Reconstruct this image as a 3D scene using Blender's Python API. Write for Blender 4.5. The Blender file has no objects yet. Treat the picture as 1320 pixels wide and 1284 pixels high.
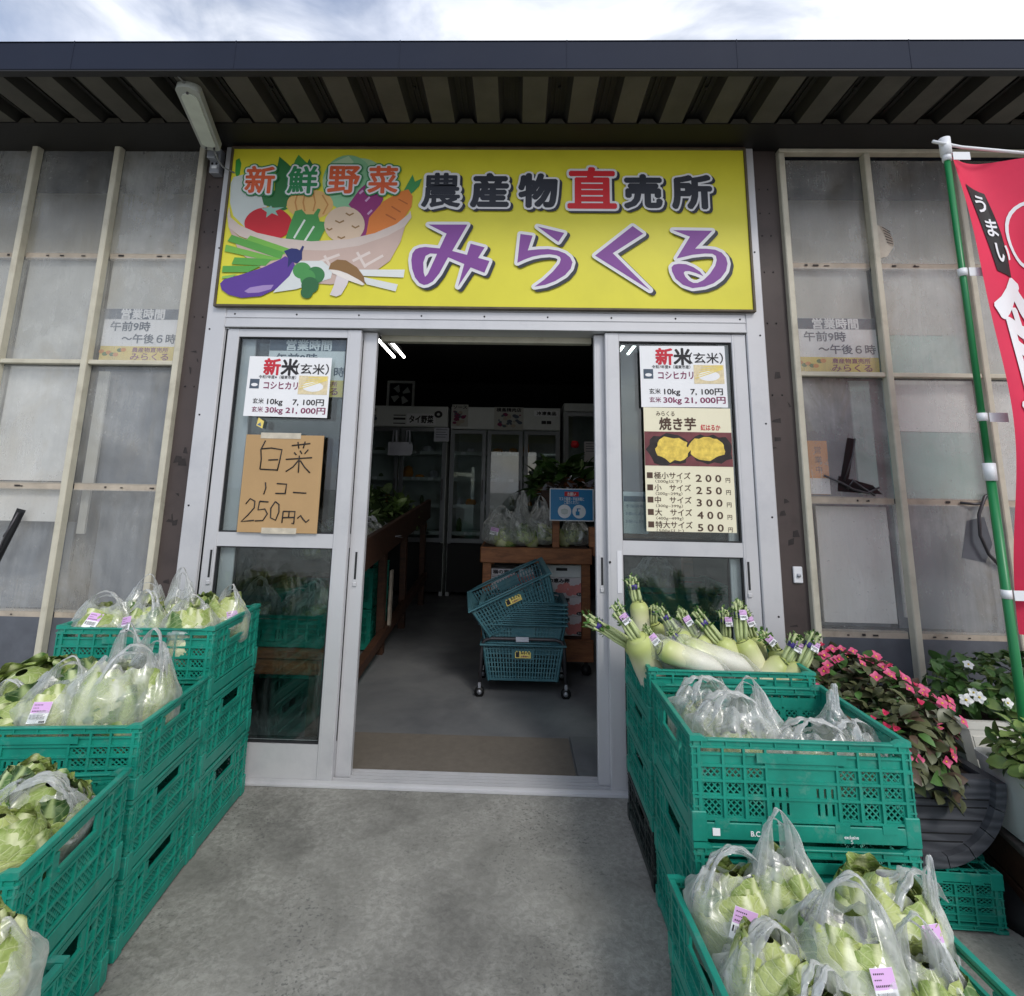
import bpy, bmesh, math, random
from mathutils import Vector, Matrix, noise
R = math.radians
S = bpy.context.scene
COL = S.collection

# ------------------------------------------------------------------ camera
cam = bpy.data.objects.new('camera', bpy.data.cameras.new('camera'))
COL.objects.link(cam)
cd = cam.data
cd.sensor_width = 36.0
cd.sensor_fit = 'HORIZONTAL'
cd.lens = 36.0 * 716.08 / 1320
cd.shift_x = (660 - 649.3) / 1320
cd.shift_y = -(642 - 500.3) / 1320
cd.clip_start = .02
cd.clip_end = 500
ax, au, af = Vector((.99953488, .02379288, .01907683)), Vector((-.01447481, -.18045493, .98347674)), Vector((-.02684226, .98329544, .1800266))
m = Matrix((ax, au, -af)).transposed().to_4x4()
m.translation = Vector((0, -2.5718, 1.2379))
cam.matrix_world = m
S.camera = cam

# ------------------------------------------------------------------ world: bright broken overcast
SUN_EL, SUN_AZ = R(42), R(155)
w = bpy.data.worlds.new('World')
S.world = w
w.use_nodes = True
nt = w.node_tree
nt.nodes.clear()
N = nt.nodes.new
LK = nt.links.new
out = N('ShaderNodeOutputWorld')
bg = N('ShaderNodeBackground')
bg.inputs['Strength'].default_value = .12
sky = N('ShaderNodeTexSky')
sky.sky_type = 'NISHITA'
sky.sun_disc = False
sky.sun_elevation = SUN_EL
sky.sun_rotation = SUN_AZ
sky.air_density = 1.0
sky.dust_density = 2.0
tc = N('ShaderNodeTexCoord')
mp = N('ShaderNodeMapping')
mp.inputs['Scale'].default_value = (1.2, 1.6, 3.2)
mp.inputs['Rotation'].default_value = (.25, .4, .3)
mp.inputs['Location'].default_value = (.35, .1, 0)
ns = N('ShaderNodeTexNoise')
ns.inputs['Scale'].default_value = 3.2
ns.inputs['Detail'].default_value = 9
ns.inputs['Roughness'].default_value = .55
ns.inputs['Distortion'].default_value = .5
cr = N('ShaderNodeValToRGB')
cr.color_ramp.elements[0].position = .36
cr.color_ramp.elements[0].color = (.3, .3, .3, 1)
cr.color_ramp.elements[1].position = .60
# thicker and brighter cloud towards +x
sx = N('ShaderNodeSeparateXYZ')
mr = N('ShaderNodeMapRange')
mr.inputs['From Min'].default_value = -.75
mr.inputs['From Max'].default_value = .6
mr.inputs['To Min'].default_value = -.07
mr.inputs['To Max'].default_value = .17
ad = N('ShaderNodeMath')
ad.operation = 'ADD'
mx = N('ShaderNodeMix')
mx.data_type = 'RGBA'
cl = N('ShaderNodeValToRGB')
cl.color_ramp.elements[0].color = (2.5, 3.0, 4.3, 1)
cl.color_ramp.elements[1].color = (7.6, 7.7, 7.9, 1)
cl.color_ramp.elements[0].position = .30
cl.color_ramp.elements[1].position = .74
n2 = N('ShaderNodeTexNoise')
n2.inputs['Scale'].default_value = 2.0
n2.inputs['Detail'].default_value = 5
LK(tc.outputs['Generated'], mp.inputs[0])
LK(mp.outputs[0], ns.inputs['Vector'])
LK(mp.outputs[0], n2.inputs['Vector'])
LK(tc.outputs['Generated'], sx.inputs[0])
LK(sx.outputs['X'], mr.inputs['Value'])
LK(ns.outputs[0], ad.inputs[0])
LK(mr.outputs[0], ad.inputs[1])
LK(ad.outputs[0], cr.inputs[0])
LK(cr.outputs[0], mx.inputs['Factor'])
a2 = N('ShaderNodeMath')
a2.operation = 'ADD'
LK(n2.outputs[0], a2.inputs[0])
LK(mr.outputs[0], a2.inputs[1])
LK(a2.outputs[0], cl.inputs[0])
LK(sky.outputs[0], mx.inputs['A'])
LK(cl.outputs[0], mx.inputs['B'])
LK(mx.outputs['Result'], bg.inputs['Color'])
LK(bg.outputs[0], out.inputs[0])

sl = bpy.data.lights.new('sun', 'SUN')
sl.energy = .9
sl.angle = R(14)
sl.color = (1, .96, .9)
so = bpy.data.objects.new('sun', sl)
COL.objects.link(so)
sd = Vector((math.sin(SUN_AZ) * math.cos(SUN_EL), math.cos(SUN_AZ) * math.cos(SUN_EL), math.sin(SUN_EL)))
so.rotation_euler = (-sd).to_track_quat('-Z', 'Y').to_euler()

S.view_settings.view_transform = 'Standard'
S.view_settings.look = 'None'
S.view_settings.gamma = 1
S.view_settings.exposure = .6
S.render.engine = 'CYCLES'
S.cycles.use_denoising = True
S.cycles.max_bounces = 8
S.cycles.transparent_max_bounces = 28
S.cycles.caustics_reflective = False
S.cycles.caustics_refractive = False

# ------------------------------------------------------------------ materials
def lin(c):
    return tuple(((v / 255) / 12.92 if v / 255 < .04045 else ((v / 255 + .055) / 1.055) ** 2.4) for v in c)

class NT:
    def __init__(s, name):
        s.m = bpy.data.materials.new(name)
        s.m.use_nodes = True
        s.t = s.m.node_tree
        s.b = s.t.nodes['Principled BSDF']
        s.o = s.t.nodes['Material Output']
    def n(s, ty, **k):
        x = s.t.nodes.new('ShaderNode' + ty)
        for a, v in k.items():
            if hasattr(x, a):
                setattr(x, a, v)
            else:
                x.inputs[a.replace('_', ' ')].default_value = v
        return x
    def l(s, a, b):
        s.t.links.new(a, b)
    def coord(s, kind='Object', scale=(1, 1, 1), rot=(0, 0, 0)):
        t = s.n('TexCoord')
        mp = s.n('Mapping')
        mp.inputs['Scale'].default_value = scale
        mp.inputs['Rotation'].default_value = rot
        s.l(t.outputs[kind], mp.inputs[0])
        return mp.outputs[0]
    def noise(s, scale, detail=4, rough=.55, vec=None, dist=0):
        x = s.n('TexNoise')
        x.inputs['Scale'].default_value = scale
        x.inputs['Detail'].default_value = detail
        x.inputs['Roughness'].default_value = rough
        x.inputs['Distortion'].default_value = dist
        s.l(vec if vec is not None else s.coord(), x.inputs['Vector'])
        return x.outputs[0]
    def ramp(s, fac, stops):
        x = s.n('ValToRGB')
        e = x.color_ramp.elements
        while len(e) < len(stops):
            e.new(.5)
        for i, (p, c) in enumerate(stops):
            e[i].position = p
            e[i].color = (*c, 1) if not isinstance(c, (int, float)) else (c, c, c, 1)
        s.l(fac, x.inputs[0])
        return x.outputs[0]
    def mix(s, fac, a, b, mode='MIX'):
        x = s.n('Mix')
        x.data_type = 'RGBA'
        x.blend_type = mode
        for v, sock in ((fac, x.inputs['Factor']), (a, x.inputs['A']), (b, x.inputs['B'])):
            if isinstance(v, (int, float)):
                sock.default_value = v
            elif isinstance(v, tuple):
                sock.default_value = (*v, 1)
            else:
                s.l(v, sock)
        return x.outputs['Result']
    def math(s, op, a, b=0.):
        x = s.n('Math')
        x.operation = op
        for i, v in enumerate((a, b)):
            if isinstance(v, (int, float)):
                x.inputs[i].default_value = v
            else:
                s.l(v, x.inputs[i])
        return x.outputs[0]
    def bump(s, h, strength=.3, dist=.002):
        x = s.n('Bump')
        x.inputs['Strength'].default_value = strength
        x.inputs['Distance'].default_value = dist
        s.l(h, x.inputs['Height'])
        s.l(x.outputs[0], s.b.inputs['Normal'])
        return x.outputs[0]

def plain(name, c, rough=.5, metal=0., var=.18, vs=9., bump=0., spec=.5, dirt=None, emit=None):
    n = NT(name)
    c = lin(c) if max(c) > 1 else c
    f = n.noise(vs, 5, .6)
    dk = tuple(v * (1 - var) for v in c)
    lt = tuple(min(1, v * (1 + var * .6)) for v in c)
    col = n.ramp(f, [(.3, dk), (.7, lt)])
    if dirt:
        g = n.noise(vs * .35 + 1.3, 7, .7)
        col = n.mix(n.ramp(g, [(.52, 0.), (.75, dirt[1])]), col, dirt[0])
    n.l(col, n.b.inputs['Base Color'])
    n.b.inputs['Roughness'].default_value = rough
    n.b.inputs['Metallic'].default_value = metal
    n.b.inputs['Specular IOR Level'].default_value = spec
    if bump:
        n.bump(n.noise(vs * 6, 3), bump)
    if emit:
        n.b.inputs['Emission Color'].default_value = (*emit[0], 1)
        n.b.inputs['Emission Strength'].default_value = emit[1]
    return n.m

MAT = {}
def M(name):
    return MAT[name]

# ------------------------------------------------------------------ geometry helpers
class MB:
    def __init__(s):
        s.v, s.f, s.mi, s.uv, s.sm = [], [], [], [], []
    def add(s, vs, fs, mi=0, uv=None, smooth=False, T=None):
        b = len(s.v)
        s.v += [tuple(T @ Vector(p)) if T is not None else tuple(p) for p in vs]
        for f in fs:
            s.f.append([b + i for i in f])
            s.mi.append(mi)
            s.sm.append(smooth)
            s.uv.append([uv[i] for i in f] if uv else None)
        return s
    def box(s, x0, x1, y0, y1, z0, z1, mi=0, T=None):
        vs = [(x0, y0, z0), (x1, y0, z0), (x1, y1, z0), (x0, y1, z0), (x0, y0, z1), (x1, y0, z1), (x1, y1, z1), (x0, y1, z1)]
        return s.add(vs, [(3, 2, 1, 0), (4, 5, 6, 7), (0, 1, 5, 4), (1, 2, 6, 5), (2, 3, 7, 6), (3, 0, 4, 7)], mi, T=T)
    def bev(s, x0, x1, y0, y1, z0, z1, b=.003, mi=0, T=None):
        # box with chamfered edges
        vs, ix = [], {}
        for i, x in enumerate((x0, x1)):
            for j, y in enumerate((y0, y1)):
                for k, z in enumerate((z0, z1)):
                    sx, sy, sz = (b if i == 0 else -b), (b if j == 0 else -b), (b if k == 0 else -b)
                    for a, p in enumerate(((x, y + sy, z + sz), (x + sx, y, z + sz), (x + sx, y + sy, z))):
                        ix[i, j, k, a] = len(vs)
                        vs.append(p)
        F = []
        for k in (0, 1):
            q = [ix[0, 0, k, 2], ix[1, 0, k, 2], ix[1, 1, k, 2], ix[0, 1, k, 2]]
            F.append(q if k else q[::-1])
            q = [ix[k, 0, 0, 0], ix[k, 1, 0, 0], ix[k, 1, 1, 0], ix[k, 0, 1, 0]]
            F.append(q if k else q[::-1])
            q = [ix[0, k, 0, 1], ix[1, k, 0, 1], ix[1, k, 1, 1], ix[0, k, 1, 1]]
            F.append(q[::-1] if k else q)
        for i in (0, 1):
            for j in (0, 1):
                F.append([ix[i, j, 0, 0], ix[i, j, 1, 0], ix[i, j, 1, 1], ix[i, j, 0, 1]])
                F.append([ix[i, 0, j, 0], ix[i, 1, j, 0], ix[i, 1, j, 2], ix[i, 0, j, 2]])
                F.append([ix[0, i, j, 1], ix[1, i, j, 1], ix[1, i, j, 2], ix[0, i, j, 2]])
        for i in (0, 1):
            for j in (0, 1):
                for k in (0, 1):
                    F.append([ix[i, j, k, 0], ix[i, j, k, 1], ix[i, j, k, 2]])
        return s.add(vs, F, mi, T=T)
    def bar(s, a, b, wd, th, mi=0, up=(0, 0, 1)):
        a, b = Vector(a), Vector(b)
        d = (b - a).normalized()
        u = Vector(up)
        if abs(d.dot(u)) > .98:
            u = Vector((1, 0, 0))
        x = d.cross(u).normalized() * wd / 2
        y = x.cross(d).normalized() * th / 2
        vs = [a - x - y, a + x - y, a + x + y, a - x + y, b - x - y, b + x - y, b + x + y, b - x + y]
        return s.add(vs, [(0, 1, 2, 3), (7, 6, 5, 4), (4, 5, 1, 0), (5, 6, 2, 1), (6, 7, 3, 2), (7, 4, 0, 3)], mi)
    def tube(s, pts, r, n=8, mi=0, cap=True, T=None):
        pts = [Vector(p) for p in pts]
        rr = r if isinstance(r, (list, tuple)) else [r] * len(pts)
        vs, fs = [], []
        pu = None
        for i, p in enumerate(pts):
            d = (pts[min(i + 1, len(pts) - 1)] - pts[max(i - 1, 0)]).normalized()
            if pu is None:
                u = d.orthogonal().normalized()
            else:
                u = (pu - d * pu.dot(d)).normalized()
            pu = u
            v = d.cross(u)
            for k in range(n):
                a = 2 * math.pi * k / n
                vs.append(p + (u * math.cos(a) + v * math.sin(a)) * rr[i])
        for i in range(len(pts) - 1):
            for k in range(n):
                a, b = i * n + k, i * n + (k + 1) % n
                fs.append((a, b, b + n, a + n))
        if cap:
            fs.append(tuple(range(n))[::-1])
            fs.append(tuple((len(pts) - 1) * n + k for k in range(n)))
        return s.add(vs, fs, mi, smooth=True, T=T)
    def lathe(s, prof, n=24, mi=0, T=None):
        vs, fs = [], []
        for r, z in prof:
            for k in range(n):
                a = 2 * math.pi * k / n
                vs.append((r * math.cos(a), r * math.sin(a), z))
        for i in range(len(prof) - 1):
            for k in range(n):
                a, b = i * n + k, i * n + (k + 1) % n
                fs.append((a, b, b + n, a + n))
        return s.add(vs, fs, mi, smooth=True, T=T)
    def grid(s, fn, nu, nv, mi=0, closed=False, T=None, smooth=True):
        vs, uv, fs = [], [], []
        for j in range(nv + 1):
            for i in range(nu + (0 if closed else 1)):
                u, v = i / nu, j / nv
                vs.append(fn(u, v))
                uv.append((u, v))
        c = nu if closed else nu + 1
        for j in range(nv):
            for i in range(nu):
                a, b = j * c + i, j * c + (i + 1) % c
                fs.append((a, b, b + c, a + c))
        return s.add(vs, fs, mi, uv=uv, smooth=smooth, T=T)
    def poly(s, pts, y, mi=0):
        return s.add([(x, y, z) for x, z in pts], [tuple(range(len(pts)))], mi)
    def text(s, body, x, z, h, y, mi=0, w=None, bold=0., align='C', T=None, shear=0.):
        vs, fs = glyphs(body, bold)
        x0, x1 = min(p[0] for p in vs), max(p[0] for p in vs)
        z0, z1 = -.12, .88
        k = h
        kx = w / (x1 - x0) if w else h
        ox = {'C': (x0 + x1) / 2, 'L': x0, 'R': x1}[align]
        lv = {}
        V_ = [[x + (p[0] - ox + shear * p[1]) * kx, y, z + (p[1] - (z0 + z1) / 2) * k] for p in vs]
        for i, f in enumerate(fs):
            if len(f) == 8:
                for j in f:
                    V_[j][1] = y - 3e-6 * (1 + i % 41)
        return s.add(V_, fs, mi, T=T)
    def build(s, name, mats, parent=None, loc=None, rot=None):
        me = bpy.data.meshes.new(name)
        me.from_pydata(s.v, [], s.f)
        for mm in (mats if isinstance(mats, (list, tuple)) else [mats]):
            me.materials.append(MAT[mm] if isinstance(mm, str) else mm)
        me.polygons.foreach_set('material_index', s.mi)
        me.polygons.foreach_set('use_smooth', s.sm)
        if any(u is not None for u in s.uv):
            ul = me.uv_layers.new(name='UVMap')
            i = 0
            for f, u in zip(s.f, s.uv):
                for k in range(len(f)):
                    if u:
                        ul.data[i].uv = u[k]
                    i += 1
        me.update()
        o = bpy.data.objects.new(name, me)
        COL.objects.link(o)
        if parent:
            o.parent = parent
        if loc:
            o.location = loc
        if rot:
            o.rotation_euler = rot
        return o

_g = {}
def outline(vs, fs):
    cnt = {}
    for f in fs:
        for i in range(len(f)):
            e = (f[i], f[(i + 1) % len(f)])
            cnt[tuple(sorted(e))] = cnt.get(tuple(sorted(e)), 0) + 1
    return [[vs[a], vs[c]] for (a, c), k in cnt.items() if k == 1]
def glyphs(body, bold=0.):
    k = (body, bold)
    if k not in _g:
        c = bpy.data.curves.new('glyphs', 'FONT')
        c.body = body
        c.resolution_u = 3
        o = bpy.data.objects.new('glyphs', c)
        COL.objects.link(o)
        bpy.context.view_layer.update()
        me = bpy.data.meshes.new_from_object(o.evaluated_get(bpy.context.evaluated_depsgraph_get()))
        vs, fs = [tuple(v.co[:2]) for v in me.vertices], [tuple(p.vertices) for p in me.polygons]
        _g[body, 0.] = (vs, fs)
        if bold:
            # heavier weight: a flat stroke laid along every outline edge
            vs, fs = list(vs), list(fs)
            for a, e in outline(*_g[body, 0.]):
                dx, dy = e[0] - a[0], e[1] - a[1]
                l = math.hypot(dx, dy)
                if l < 1e-6:
                    continue
                ux, uy = dx / l * bold * .5, dy / l * bold * .5
                nx, ny = -dy / l * bold, dx / l * bold
                b = len(vs)
                vs += [(a[0] - ux + nx * .5, a[1] - uy + ny * .5), (a[0] + nx, a[1] + ny), (e[0] + nx, e[1] + ny), (e[0] + ux + nx * .5, e[1] + uy + ny * .5),
                       (e[0] + ux - nx * .5, e[1] + uy - ny * .5), (e[0] - nx, e[1] - ny), (a[0] - nx, a[1] - ny), (a[0] - ux - nx * .5, a[1] - uy - ny * .5)]
                fs.append(tuple(range(b, b + 8)))
        _g[k] = (vs, fs)
        bpy.data.objects.remove(o)
        bpy.data.curves.remove(c)
        bpy.data.meshes.remove(me)
    return _g[k]

def tag(o, label, cat, group=None, kind=None):
    o['label'] = label
    o['category'] = cat
    if group:
        o['group'] = group
    if kind:
        o['kind'] = kind
    return o

def thing(name, label, cat, loc=(0, 0, 0), rz=0., group=None):
    o = bpy.data.objects.new(name, None)
    o.empty_display_size = .05
    COL.objects.link(o)
    o.location = loc
    o.rotation_euler = (0, 0, rz)
    return tag(o, label, cat, group)

def dup(o, parent=None):
    c = o.copy()
    COL.objects.link(c)
    c.parent = parent
    for ch in list(o.children):
        dup(ch, c)
    return c
# ------------------------------------------------------------------ material library
def concrete():
    n = NT('concrete')
    big = n.noise(1.6, 8, .62)
    sp = n.noise(46, 5, .7, dist=.6)
    c = n.ramp(big, [(.3, lin((100, 99, 95))), (.5, lin((138, 137, 131))), (.7, lin((160, 158, 151)))])
    spk = n.ramp(sp, [(.4, 0.), (.62, 1.)])
    c = n.mix(n.math('MULTIPLY', spk, n.math('ADD', .18, n.math('MULTIPLY', n.ramp(n.noise(3.1, 4, .6), [(.4, 0.), (.6, 1.)]), .42))), c, lin((180, 179, 173)))
    pit = n.ramp(n.noise(85, 3, .6), [(.36, 1.), (.44, 0.)])
    patch = n.ramp(n.noise(2.3, 4, .6, dist=.4), [(.42, 0.), (.62, 1.)])
    c = n.mix(n.math('MULTIPLY', pit, n.math('MULTIPLY', patch, .6)), c, lin((66, 68, 69)))
    st = n.ramp(n.noise(2.8, 6, .7, dist=1.2), [(.5, 0.), (.68, .36)])
    c = n.mix(st, c, lin((92, 92, 86)))
    n.l(c, n.b.inputs['Base Color'])
    n.b.inputs['Roughness'].default_value = .8
    n.bump(n.math('ADD', n.math('MULTIPLY', sp, .6), n.noise(160, 3)), .35, .004)
    return n.m
MAT['concrete'] = concrete()

def floor_m():
    n = NT('shop_floor')
    c = n.ramp(n.noise(2.2, 7, .65, dist=.5), [(.3, lin((98, 100, 104))), (.7, lin((128, 129, 130)))])
    n.l(c, n.b.inputs['Base Color'])
    n.l(n.ramp(n.noise(5, 5), [(.3, .35), (.7, .6)]), n.b.inputs['Roughness'])
    return n.m
MAT['shop_floor'] = floor_m()
MAT['mat_tan'] = plain('mat_tan', (112, 105, 96), .9, var=.12, vs=30, bump=.3)
MAT['plate_grey'] = plain('plate_grey', (112, 114, 116), .6, var=.15, vs=7, dirt=(lin((70, 70, 70)), .5))
MAT['alu'] = plain('alu', (206, 206, 209), .36, .2, .05, 3.0, dirt=(lin((150, 155, 165)), .35))
MAT['alu_dark'] = plain('alu_dark', (120, 124, 132), .4, .4, .08, 4)
MAT['gasket'] = plain('gasket', (34, 35, 38), .6, var=.1)
MAT['brown_post'] = plain('brown_post', (74, 64, 62), .55, var=.18, vs=3.2, dirt=(lin((48, 42, 42)), .8))
MAT['tape_mark'] = plain('tape_mark', (46, 40, 40), .7, var=.5, vs=30)
MAT['beam_dark'] = plain('beam_dark', (13, 11, 11), .6, var=.2, vs=4)
MAT['rust_wood'] = plain('rust_wood', (92, 64, 54), .8, var=.3, vs=8)
MAT['cream'] = plain('cream', (205, 200, 182), .5, var=.1, vs=14, dirt=(lin((140, 130, 110)), .5))
MAT['batten'] = plain('batten', (188, 176, 160), .7, var=.2, vs=14, dirt=(lin((110, 90, 72)), .6))
MAT['deck'] = plain('deck', (78, 75, 67), .75, var=.25, vs=5, bump=.2, dirt=(lin((60, 56, 50)), .7))
MAT['deck_rib_shade'] = plain('deck_rib_shade', (36, 34, 30), .8, var=.35, vs=6, bump=.2, dirt=(lin((38, 35, 32)), .8))  # darker copy of the deck; shade of the recessed channels put into the colour
MAT['fascia'] = plain('fascia', (38, 44, 60), .65, .0, .08, 2.5, spec=.15, dirt=(lin((48, 52, 64)), .35))
MAT['zinc'] = plain('zinc', (165, 168, 176), .45, .5, .1)
MAT['lamp_grey'] = plain('lamp_grey', (168, 172, 166), .5, var=.08)
MAT['lamp_lens'] = plain('lamp_lens', (205, 212, 200), .3, var=.1, vs=16)
MAT['cable'] = plain('cable', (120, 122, 120), .6)
MAT['black'] = plain('black', (20, 20, 22), .6)
MAT['black_gloss'] = plain('black_gloss', (26, 26, 28), .3)
MAT['dark_void'] = plain('dark_void', (52, 54, 60), .9)
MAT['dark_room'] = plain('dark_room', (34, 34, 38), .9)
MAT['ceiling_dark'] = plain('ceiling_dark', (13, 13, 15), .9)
MAT['board_white'] = plain('board_white', (244, 244, 242), .7, var=.06, vs=2)
MAT['board_beige'] = plain('board_beige', (214, 204, 178), .8, var=.12, vs=2)
MAT['board_grey'] = plain('board_grey', (198, 198, 192), .8, var=.08, vs=2)
MAT['board_teal'] = plain('board_teal', (176, 205, 198), .7, var=.06, vs=2)
MAT['board_slate'] = plain('board_slate', (116, 124, 136), .7, var=.12, vs=3)
MAT['tin_slate'] = plain('tin_slate', (98, 102, 110), .55, .1, .2, 10, dirt=(lin((70, 72, 78)), .6))
MAT['paper'] = plain('paper', (244, 245, 248), .7, var=.03)
MAT['paper_cream'] = plain('paper_cream', (240, 234, 206), .6, var=.03)
MAT['card'] = plain('card', (186, 152, 108), .8, var=.07, vs=5)
MAT['pen'] = plain('pen', (40, 36, 36), .7)
MAT['ink'] = plain('ink', (44, 42, 46), .7)
MAT['ink_brown'] = plain('ink_brown', (84, 62, 50), .7)
MAT['ink_red'] = plain('ink_red', (206, 50, 66), .7)
MAT['ink_plum'] = plain('ink_plum', (134, 50, 92), .7)
MAT['ink_blue'] = plain('ink_blue', (88, 116, 150), .7)
MAT['ink_slate'] = plain('ink_slate', (84, 96, 112), .7)
MAT['ink_lilac'] = plain('ink_lilac', (216, 172, 222), .6, var=.04)
MAT['orange'] = plain('orange', (226, 150, 60), .7)
MAT['yellow_pale'] = plain('yellow_pale', (238, 216, 120), .7)
MAT['tape_clear'] = plain('tape_clear', (205, 196, 178), .25, var=.2, vs=20)
MAT['sign_yellow'] = plain('sign_yellow', (226, 218, 58), .4, var=.06, vs=4)
MAT['sign_frame'] = plain('sign_frame', (92, 82, 66), .5, .2, .35, 12)
MAT['sign_white'] = plain('sign_white', (226, 226, 230), .5, var=.03)
MAT['sign_navy'] = plain('sign_navy', (38, 42, 54), .5)
MAT['sign_purple'] = plain('sign_purple', (128, 66, 150), .5, var=.05)
MAT['sign_red'] = plain('sign_red', (212, 32, 44), .5, var=.05)
MAT['sign_orange'] = plain('sign_orange', (222, 98, 56), .5, var=.05)
MAT['sign_green'] = plain('sign_green', (40, 132, 78), .5, var=.05)

def crate_m(name, c, dk):
    n = NT(name)
    oi = n.n('ObjectInfo')
    col = n.ramp(n.noise(7, 6, .65), [(.3, lin(dk)), (.65, lin(c))])
    col = n.mix(n.ramp(n.noise(26, 6, .75), [(.54, 0.), (.78, .4)]), col, lin((150, 170, 160)))
    n.l(col, n.b.inputs['Base Color'])
    n.b.inputs['Roughness'].default_value = .42
    n.bump(n.noise(120, 2), .06, .001)
    return n.m
MAT['crate_green'] = crate_m('crate_green', (30, 150, 130), (20, 122, 106))
MAT['crate_black'] = crate_m('crate_black', (34, 44, 42), (22, 28, 28))
MAT['basket_blue'] = crate_m('basket_blue', (78, 124, 134), (58, 102, 114))

def glass_m():
    n = NT('door_glass')
    n.t.nodes.remove(n.b)
    tr = n.n('BsdfTransparent')
    tr.inputs[0].default_value = (.86, .9, .9, 1)
    gl = n.n('BsdfGlossy')
    gl.inputs['Roughness'].default_value = .02
    lw = n.n('LayerWeight')
    lw.inputs['Blend'].default_value = .5
    sm = n.ramp(n.noise(6, 6, .7, vec=n.coord(scale=(1, 1, .5)), dist=1.5), [(.5, 0.), (.8, .05)])
    df = n.n('BsdfDiffuse')
    df.inputs[0].default_value = (.7, .72, .72, 1)
    m1 = n.n('MixShader')
    n.l(n.math('ADD', .065, n.math('MULTIPLY', n.math('POWER', lw.outputs['Facing'], 4.), .9)), m1.inputs[0])
    n.l(tr.outputs[0], m1.inputs[1])
    n.l(gl.outputs[0], m1.inputs[2])
    m2 = n.n('MixShader')
    n.l(sm, m2.inputs[0])
    n.l(m1.outputs[0], m2.inputs[1])
    n.l(df.outputs[0], m2.inputs[2])
    n.l(m2.outputs[0], n.o.inputs[0])
    return n.m
MAT['door_glass'] = glass_m()

def sheet_m():
    # weathered translucent plastic sheet: shows what stands behind it, dimmed
    n = NT('plastic_sheet')
    n.t.nodes.remove(n.b)
    tr = n.n('BsdfTransparent')
    tr.inputs[0].default_value = (.93, .93, .92, 1)
    df = n.n('BsdfDiffuse')
    st = n.noise(9, 7, .7, vec=n.coord(scale=(3.5, 1, .22)), dist=.4)
    bl = n.noise(3.2, 6, .65, dist=.8)
    fc = n.ramp(bl, [(.3, lin((180, 182, 183))), (.7, lin((232, 233, 230)))])
    wm = n.ramp(n.noise(2.6, 6, .7, vec=n.coord(scale=(1.4, 1, .7)), dist=.9), [(.5, 0.), (.72, .55)])
    n.l(n.mix(wm, fc, lin((176, 160, 128))), df.inputs[0])
    gl = n.n('BsdfGlossy')
    gl.inputs['Roughness'].default_value = .22
    bmp = n.n('Bump')
    bmp.inputs['Strength'].default_value = .25
    bmp.inputs['Distance'].default_value = .004
    n.l(n.noise(5, 4, .5), bmp.inputs['Height'])
    n.l(bmp.outputs[0], gl.inputs['Normal'])
    fr = n.n('LayerWeight')
    fr.inputs['Blend'].default_value = .5
    oi = n.n('ObjectInfo')
    blot = n.ramp(n.noise(1.7, 5, .6, dist=.6), [(.42, 0.), (.62, .20)])
    fac = n.math('ADD', n.math('ADD', n.math('MULTIPLY', st, .30), blot), n.math('MULTIPLY', oi.outputs['Random'], .14))
    sp = n.ramp(n.noise(60, 4, .7), [(.62, 0.), (.8, .3)])
    m1 = n.n('MixShader')
    n.l(n.math('ADD', fac, sp), m1.inputs[0])
    n.l(tr.outputs[0], m1.inputs[1])
    n.l(df.outputs[0], m1.inputs[2])
    m2 = n.n('MixShader')
    n.l(n.math('ADD', .07, n.math('MULTIPLY', n.math('POWER', fr.outputs['Facing'], 4.), .7)), m2.inputs[0])
    n.l(m1.outputs[0], m2.inputs[1])
    n.l(gl.outputs[0], m2.inputs[2])
    n.l(m2.outputs[0], n.o.inputs[0])
    return n.m
MAT['plastic_sheet'] = sheet_m()

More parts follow.
